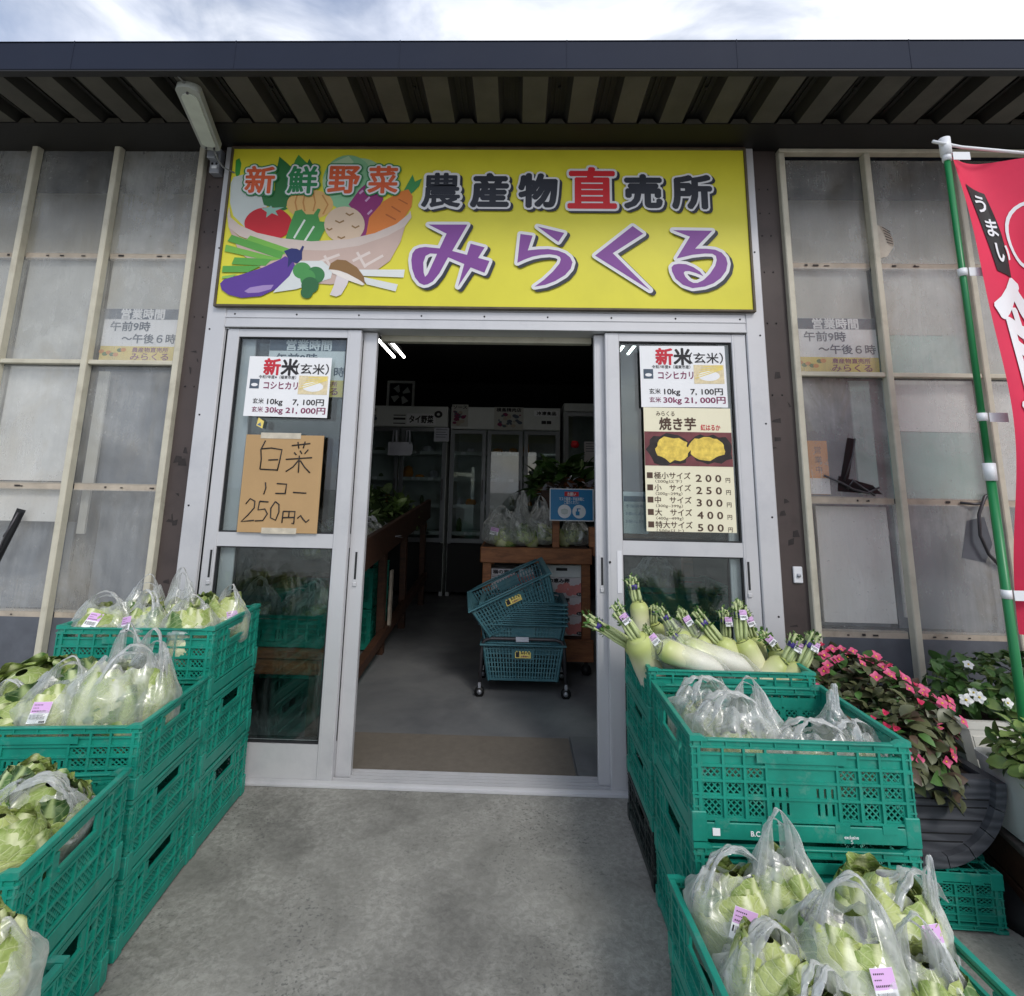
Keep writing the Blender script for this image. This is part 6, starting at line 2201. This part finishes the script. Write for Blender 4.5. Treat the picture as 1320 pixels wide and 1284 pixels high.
# wall fan
t = thing('wall_fan', 'square extractor fan high on the back left wall', 'fan', (-1.62, 4.95, 2.5))
b = MB()
for u0, u1, v0, v1 in ((-.19, .19, .16, .19), (-.19, .19, -.19, -.16), (-.19, -.16, -.16, .16), (.16, .19, -.16, .16)):
    b.box(u0, u1, -.04, 0, v0, v1)
b.build('housing', 'fridge', t)
for k in range(4):
    b = MB()
    a = k * math.pi / 2 + .3
    b.add([(.03 * math.cos(a), -.03, .03 * math.sin(a)), (.14 * math.cos(a - .1), -.035, .14 * math.sin(a - .1)), (.14 * math.cos(a + .6), -.01, .14 * math.sin(a + .6)), (.04 * math.cos(a + .8), -.012, .04 * math.sin(a + .8))], [(0, 1, 2, 3)])
    b.build('blade', 'fridge_in', t)
b = MB()
b.tube([(0, -.045, 0), (0, 0, 0)], .035, 12)
b.build('hub', 'black', t)

# long produce counter on the left
t = thing('produce_counter', 'long dark wooden produce counter along the left inside', 'counter', (-1.35, 2.15, .095))
t.rotation_euler = (R(4.5), 0, 0)
b = MB()
b.bev(.36, .40, -1.3, 1.6, .70, .90, .004)
b.build('front_board', 'wood_dark', t)
b = MB()
b.box(-.42, .359, -1.3, 1.6, .72, .75)
b.build('table_top', 'wood_dark', t)
b = MB()
b.bev(.33, .385, -1.28, 1.58, .05, .12, .004)
b.build('bottom_rail', 'wood_dark', t)
for y in (-1.28, -.3, .5, 1.52):
    b = MB()
    b.bev(.30, .358, y, y + .07, -.3, .70, .004)
    b.build('leg', 'wood_dark', t)
def heap(name, label, cat, c, rad, n, mats, ls, seed, sp=(1, 1, 1)):
    rnd = random.Random(seed)
    b = MB()
    for k in range(n):
        a, r_ = rnd.uniform(0, 6.283), math.sqrt(rnd.random())
        p = Vector((c[0] + rad[0] * r_ * math.cos(a), c[1] + rad[1] * r_ * math.sin(a), c[2] + rad[2] * (1 - r_ ** 2) * rnd.uniform(.3, 1)))
        d = Vector((rnd.uniform(-1, 1), rnd.uniform(-1, .6), rnd.uniform(-.2, .9)))
        leaf_quad(b, p, d, Vector((rnd.uniform(-.5, .5), rnd.uniform(-.5, .5), 1)), ls * rnd.uniform(.6, 1.3), ls * rnd.uniform(.12, .3), rnd.randrange(len(mats)), rnd.uniform(-.1, .6))
    return tag(b.build(name, mats), label, cat)
heap('greens_heap', 'heap of dark leafy greens at the far end of the left counter', 'vegetables', (-1.32, 3.0, .91), (.3, .6, .30), 300, ['leaf_dark', 'napa_green', 'leaf_heap'], .16, 3)
heap('greens_heap', 'heap of leafy bunches in the middle of the left counter', 'vegetables', (-1.28, 2.0, .83), (.3, .45, .2), 260, ['leaf_dark', 'leaf_heap', 'tote_white', 'fridge_in'], .10, 4)
for i, (x, y, v) in enumerate(((-1.10, 1.05, 6), (-1.33, 1.15, 4), (-1.08, 1.36, 4), (-1.10, 1.66, 6))):
    bagged((NAPA + NAPA_O)[i], v, x, y, .845 + (y - 2.15) * .0787, i * .9, (.85, .85, .5), (1.05, 1., 1.), 'packed bag on the near end of the left counter, ' + ('at the front corner', 'behind the front corner', 'second along the edge', 'second along the inner side')[i], 'napa on the near end of the left counter, ' + ('at the front corner', 'behind the front corner', 'second along the edge', 'second along the inner side')[i])
put_crate(crate0, -1.32, 1.15, .13, .25, R(90), 'dim green crate under the near end of the left counter', 'green crates inside the shop')
put_crate(crate0, -1.32, 1.15, .385, .25, R(90), 'upper dim green crate under the near end of the left counter', 'green crates inside the shop')
put_crate(crate0, -1.32, 2.2, .01, .3, R(90), 'dim green crate deep under the middle of the left counter', 'green crates inside the shop')
put_crate(crate0, -1.32, 2.2, .312, .3, R(90), 'upper dim green crate deep under the middle of the left counter', 'green crates inside the shop')
b = MB()
b.bev(-.985, -.965, 1.93, 1.99, .18, .60, .003)
tag(b.build('wooden_stake', 'batten'), 'short pale wooden stake leaning on the counter leg', 'slat')
# low shelf with a crate behind the left door glass
t = thing('low_shelf', 'low brown wooden shelf behind the left door glass', 'shelf', (-1.23, .62, 0))
b = MB()
b.bev(-.34, .27, -.25, .26, .385, .425, .004)
b.bev(-.33, .26, -.24, -.21, .31, .384, .003)
b.build('shelf_board', 'wood_orange', t)
for x in (-.3, .2):
    for y in (-.22, .2):
        b = MB()
        b.bev(x, x + .05, y, y + .05, .0, .31, .003)
        b.build('leg', 'wood_dark', t)
put_crate(crate0, -1.26, .62, .427, .16, R(0), 'green crate on the low shelf behind the left door glass', 'green crates inside the shop')
for i, (x, y, v) in enumerate(((-1.4, .58, 4), (-1.2, .64, 6), (-1.08, .55, 4))):
    bagged(NAPA_G[i % 2], v, x, y, .47, i * 1.3, (.8, .8, .6), (1., 1., 1.1), 'dim bag behind the left door glass, ' + ('left', 'centre', 'right')[i] + ' of its crate', 'dark napa behind the left door glass, ' + ('left', 'centre', 'right')[i] + ' of its crate')
# crates behind the right door glass
for i in range(3):
    put_crate(crate0, .86, .72, .005 + i * .25, .249, R(0), ('lowest', 'middle', 'top')[i] + ' green crate of the stack behind the right door glass', 'green crates inside the shop')
bagged(NAPA_G[1], 6, .78, .70, .66, .3, (.8, .8, .7), (1.1, 1.1, 1.2), 'dim bag on the crate stack behind the right door glass', 'dark napa on the crate stack behind the right door glass')
b = MB()
b.bev(.45, 1.2, .98, 1.03, .90, 1.02, .004)
b.bev(1.02, 1.08, .98, 1.03, .0, .899, .004)
tag(b.build('timber_frame', 'wood_orange'), 'brown timber rail and post behind the right door glass', 'frame')

# egg table
t = thing('display_table', 'orange brown wooden table on castors with egg boxes beneath', 'table', (.15, 1.75, 0))
b = MB()
b.box(-.39, .37, -.25, .36, .815, .835)
b.build('table_top', 'wood_dark', t)
b = MB()
b.bev(-.40, .38, -.285, -.251, .735, .84, .004)
b.bev(-.405, -.39, -.25, .36, .735, .838, .003)
b.build('apron', 'wood_orange', t)
for x in (-.385, .31):
    for y in (-.25, .29):
        b = MB()
        b.bev(x, x + .06, y, y + .05, .10, .734, .003)
        b.build('leg', 'wood_orange', t)
b = MB()
b.bev(.18, .385, -.28, -.252, .10, .24, .004)
b.build('skirt_board', 'wood_orange', t)
b = MB()
b.bev(.105, .155, -.25, -.20, .842, 1.06, .003)
b.build('sign_post', 'wood_orange', t)
for x in (-.35, .34):
    for y in (-.22, .3):
        b = MB()
        b.tube([(x, y - .014, .035), (x, y + .014, .035)], .035, 14)
        b.box(x - .012, x + .012, y - .012, y + .012, .06, .10)
        b.build('castor', 'black', t)
b = MB()
b.bev(.53, .60, 1.40, 1.62, .80, .86, .004)
tag(b.build('wood_block', 'wood_orange'), 'wooden block end jutting out beside the door right of the egg table', 'block')
# blue notice
t = thing('blue_notice', 'blue mask and hand wash notice on the egg table post', 'notice', (.385, 1.435, 1.143))
b = MB()
b.box(-.155, .155, 0, .006, -.112, .112)
b.build('board', 'paper', t)
b = MB()
b.box(-.148, .148, -.0015, 0, -.105, .105, 0)
b.box(-.05, .05, -.0025, -.0016, .058, .09, 1)
b.text('お願い', 0, .074, .026, -.0035, 2, w=.06, bold=.03)
b.text('マスク着用・手指消毒に', 0, .040, .026, -.003, 2, w=.175, bold=.02)
b.text('ご協力ください', 0, .016, .026, -.003, 2, w=.105, bold=.02)
for cx in (-.05, .052):
    b.poly([(cx + .047 * math.cos(a / 26 * 6.283), -.046 + .047 * math.sin(a / 26 * 6.283)) for a in range(26)], -.003, 2)
b.poly([(-.075, -.035), (-.05, -.026), (-.025, -.035), (-.028, -.06), (-.05, -.068), (-.072, -.06)], -.0036, 3)
for dz in (-.042, -.048, -.055):
    b.box(-.07, -.03, -.0042, -.0037, dz - .0008, dz + .0008, 2)
b.box(.028, .055, -.0042, -.0036, -.072, -.045, 0)
b.box(.036, .046, -.0042, -.0036, -.045, -.03, 0)
b.box(.036, .062, -.0042, -.0036, -.03, -.024, 0)
b.build('print', ['sign_blue', 'sign_red', 'paper', 'fridge_in'], t)
# bags of cabbage on the table
for i, (x, y, v, k) in enumerate(((-.115, 1.66, 4, 1.15), (.04, 1.64, 5, 1.0), (.19, 1.70, 3, 1.05), (.44, 1.72, 4, .9))):
    nm = ('left end of the egg table', 'centre of the egg table under tall handles', 'egg table just left of the blue notice post', 'egg table right of the blue notice post')[i]
    bagged(NAPA_G[i % 2], v, x, y, .836, i * 1.1, (1.05, 1.05, .62), (k * 1.1, k, k), 'bag of cabbage at the ' + nm, 'green cabbage at the ' + nm, (-.3, .12, .2, -.1) if i == 0 else None, nt=(.3, .5, i))
# tall produce rack behind the table
t = thing('produce_rack', 'brown sloping rack of greens and roots behind the blue notice', 'rack', (.42, 2.45, 0))
b = MB()
b.bev(-.22, .36, -.30, -.27, 1.02, 1.24, .004)
b.box(-.21, .35, -.27, .4, 1.14, 1.16)
b.build('tray', 'wood_dark', t)
for x in (-.2, .3):
    b = MB()
    b.bev(x, x + .05, -.26, -.21, 0, 1.02, .003)
    b.build('leg', 'wood_dark', t)
heap('root_heap', 'reddish roots in clear bags on the rack behind the blue notice', 'vegetables', (.47, 2.32, 1.19), (.26, .15, .16), 110, ['begonia_red', 'tote_white', 'wood_orange'], .10, 7)
heap('greens_heap', 'spiky dark greens at the back of the rack behind the blue notice', 'vegetables', (.45, 2.62, 1.22), (.30, .2, .34), 160, ['leaf_dark', 'vinca_leaf'], .20, 8)
b = MB()
b.lathe([(0, -.04), (.035, -.03), (.045, 0), (.03, .035), (0, .04)], 10, T=Matrix.Translation((.60, 3.3, 1.72)))
tag(b.build('red_fruit', 'sign_red'), 'small round red ornament in front of the right fridge', 'ornament')

# egg boxes
def egg_box(x, y, z, label, top=True):
    t = thing('egg_box', label, 'carton', (x, y, z), 0, 'printed egg cartons under the table')
    b = MB()
    b.bev(-.155, .155, 0, .22, 0, .128, .003)
    b.build('carton', 'egg_box', t)
    b = MB()
    rnd = random.Random(int(x * 99 + z * 77))
    for r_ in range(2):
        for k in range(5):
            cx, cz = -.02 + k * .038 + .015 * r_, .035 + r_ * .03 + .012 * math.sin(k * 2)
            b.poly([(cx + .026 * math.cos(a / 14 * 6.283), cz + .021 * math.sin(a / 14 * 6.283)) for a in range(14) ], -.0006 - .0001 * (r_ * 5 + k), 0)
    b.text('福の恵み卵', -.04, .108, .030, -.002, 1, w=.19, bold=.05)
    b.poly([(.125 + .022 * math.cos(a / 14 * 6.283), .018 + .012 * math.sin(a / 14 * 6.283)) for a in range(14)], -.0022, 1)
    b.text('恵み', .125, .018, .014, -.0028, 2)
    for k in range(3):
        b.box(-.14, -.07 - .01 * k, -.0012, -.0004, .082 - .012 * k, .086 - .012 * k, 1)
    b.build('print', ['egg_pink', 'ink', 'paper'], t)
    return t
for k in range(3):
    egg_box(.325, 1.56, .245 + k * .1295, ('lowest', 'second', 'third')[k] + ' egg carton of the right pile under the table')
egg_box(-.03, 1.56, .555, 'egg carton of the left pile directly under the table top')
egg_box(-.03, 1.56, .4255, 'egg carton second from the top of the left pile behind the baskets')
t = thing('egg_box', 'open topped white egg carton with a dark hand hole on the right pile', 'carton', (.325, 1.56, .6335), 0, 'printed egg cartons under the table')
b = MB()
b.bev(-.155, .155, 0, .22, 0, .085, .003)
b.build('carton', 'fridge', t)
b = MB()
b.bev(-.04, .04, -.002, 0, .045, .065, .001)
b.build('hand_hole', 'black', t)
b = MB()
b.bev(-.17, .5, 1.55, 1.8, .10, .24, .004)
b.bev(-.16, .13, 1.56, 1.8, .2405, .425, .003)
tag(b.build('box_plinth', 'wood_dark'), 'dark wooden plinth carrying the egg carton piles', 'plinth')

# shopping baskets on their stand
def basket_mesh():
    b = MB()
    W0, D0, W1, D1, H = .225, .155, .262, .185, .225
    def P_(s, t_, z):
        k = z / H
        return (s * (W0 + (W1 - W0) * k), t_ * (D0 + (D1 - D0) * k), z)
    # slotted sides from thin uprights and hoops
    def side(fn, n, solid):
        zs = [.03 + i * .0285 for i in range(7)]
        for i in range(n + 1):
            u = -1 + 2 * i / n
            a, c = fn(u, .012), fn(u, H - .012)
            b.bar(a, c, .009, .004, up=Vector(fn(0, .1)) - Vector((0, 0, .1)))
        for z in zs:
            b.bar(fn(-1, z), fn(1, z), .0055, .0045, up=(0, 0, 1))
        if solid:
            for u0, u1 in ((-.28, .28),):
                b.add([fn(u0, .135), fn(u1, .135), fn(u1, .205), fn(u0, .205)], [(0, 1, 2, 3)])
    side(lambda u, z: P_(u, -1, z), 25, True)
    side(lambda u, z: P_(u, 1, z), 25, True)
    side(lambda u, z: P_(-1, u, z), 17, False)
    side(lambda u, z: P_(1, u, z), 17, False)
    b.add([P_(-1, -1, .004), P_(1, -1, .004), P_(1, 1, .004), P_(-1, 1, .004), P_(-1, -1, .02), P_(1, -1, .02), P_(1, 1, .02), P_(-1, 1, .02)], [(3, 2, 1, 0), (4, 5, 6, 7), (0, 1, 5, 4), (1, 2, 6, 5), (2, 3, 7, 6), (3, 0, 4, 7)])
    for sx, sy in ((-1, -1), (1, -1), (1, 1), (-1, 1)):
        b.bar(P_(sx, sy, 0.004), P_(sx, sy, H), .014, .014)
    me = b
    rim = MB()
    e = .024
    for z0, z1, o_ in ((H - .002, H + .008, 0), ):
        w_, d_ = W1 + e, D1 + e
        rim.bev(-w_, w_, -d_, -D1 + .006, z0, z1, .003)
        rim.bev(-w_, w_, D1 - .006, d_, z0, z1, .003)
        rim.bev(-w_, -W1 + .006, -D1 + .0065, D1 - .0065, z0, z1, .003)
        rim.bev(W1 - .006, w_, -D1 + .0065, D1 - .0065, z0, z1, .003)
    lb = MB()
    y = -D1 + .013
    T_ = Matrix.Translation((0, -.1815, .17)) @ Matrix.Rotation(R(-8), 4, 'X')
    lb.box(-.052, .052, -.0015, 0, -.022, .022, 0, T=T_)
    lb.box(-.047, -.024, -.003, -.0016, -.016, .014, 1, T=T_)
    lb.text('みらくる', .016, .008, .016, -.003, 1, w=.06, bold=.05, T=T_)
    lb.text('お買物かご', .016, -.011, .012, -.003, 2, w=.058, bold=.02, T=T_)
    hd = MB()
    hd.tube([(-W1 + .02, -D1 - .006, H + .012), (-.12, -D1 - .012, H + .016), (.12, -D1 - .012, H + .016), (W1 - .02, -D1 - .006, H + .012)], .005, 6)
    hd.tube([(-W1 + .02, D1 + .006, H + .012), (-.12, D1 + .012, H + .016), (.12, D1 + .012, H + .016), (W1 - .02, D1 + .006, H + .012)], .005, 6)
    return me, rim, lb, hd
q = basket_mesh()
def new_basket(label):
    t = thing('shopping_basket', label, 'basket', (0, 0, 0), 0, 'blue green shopping baskets')
    q[0].build('shell', 'basket_blue', t)
    q[1].build('rim', 'basket_blue', t)
    q[3].build('handle', 'basket_blue', t)
    q[2].build('label', ['yellow_pale', 'ink', 'ink_plum'], t)
    return t
bk0 = new_basket('lowest shopping basket hanging inside the wheeled stand with a yellow label')
bk0.location = (.05, 1.245, .085)
bk0.scale = (.93, .93, .95)
for i in range(6):
    o = dup(bk0)
    o.location = (.05, 1.245, .235 + i * .0245)
    o.scale = (.97, .97, .82)
    for ch in list(o.children):
        if ch.name.startswith('label'):
            bpy.data.objects.remove(ch)
    o['label'] = ('bottom', 'second', 'third', 'fourth', 'fifth', 'topmost level')[i] + ' basket of the nested pile on the wheeled stand'
o = dup(bk0)
o.location = (.032, 1.22, .455)
o.rotation_euler = (R(8), R(-25), R(3))
o.scale = (.98, .95, .92)
o['label'] = 'tilted shopping basket thrown on top of the nested pile'
t = thing('basket_stand', 'dark tube stand on castors carrying the shopping baskets', 'stand', (.05, 1.245, 0))
b = MB()
for y in (-.17, .17):
    b.tube([(-.262, y, .075), (-.252, y, .30), (-.235, y, .325), (-.2, y, .335), (.2, y, .335), (.235, y, .325), (.252, y, .30), (.262, y, .075)], .011, 8)
for x in (-.257, .257):
    b.tube([(x, -.17, .14), (x, .17, .14)], .009, 8)
b.build('tube_frame', 'metal_dark', t)
b = MB()
b.bev(-.045, .035, -.19, -.178, .322, .35, .002)
b.build('plate', 'tote_white', t)
for x in (-.262, .262):
    for y in (-.17, .17):
        b = MB()
        b.tube([(x, y - .011, .03), (x, y + .011, .03)], .03, 14, 0)
        b.tube([(x, y - .0125, .03), (x, y + .0125, .03)], .014, 10, 1)
        b.box(x - .008, x + .008, y - .016, y + .016, .055, .085, 1)
        b.build('castor', ['black', 'zinc'], t)
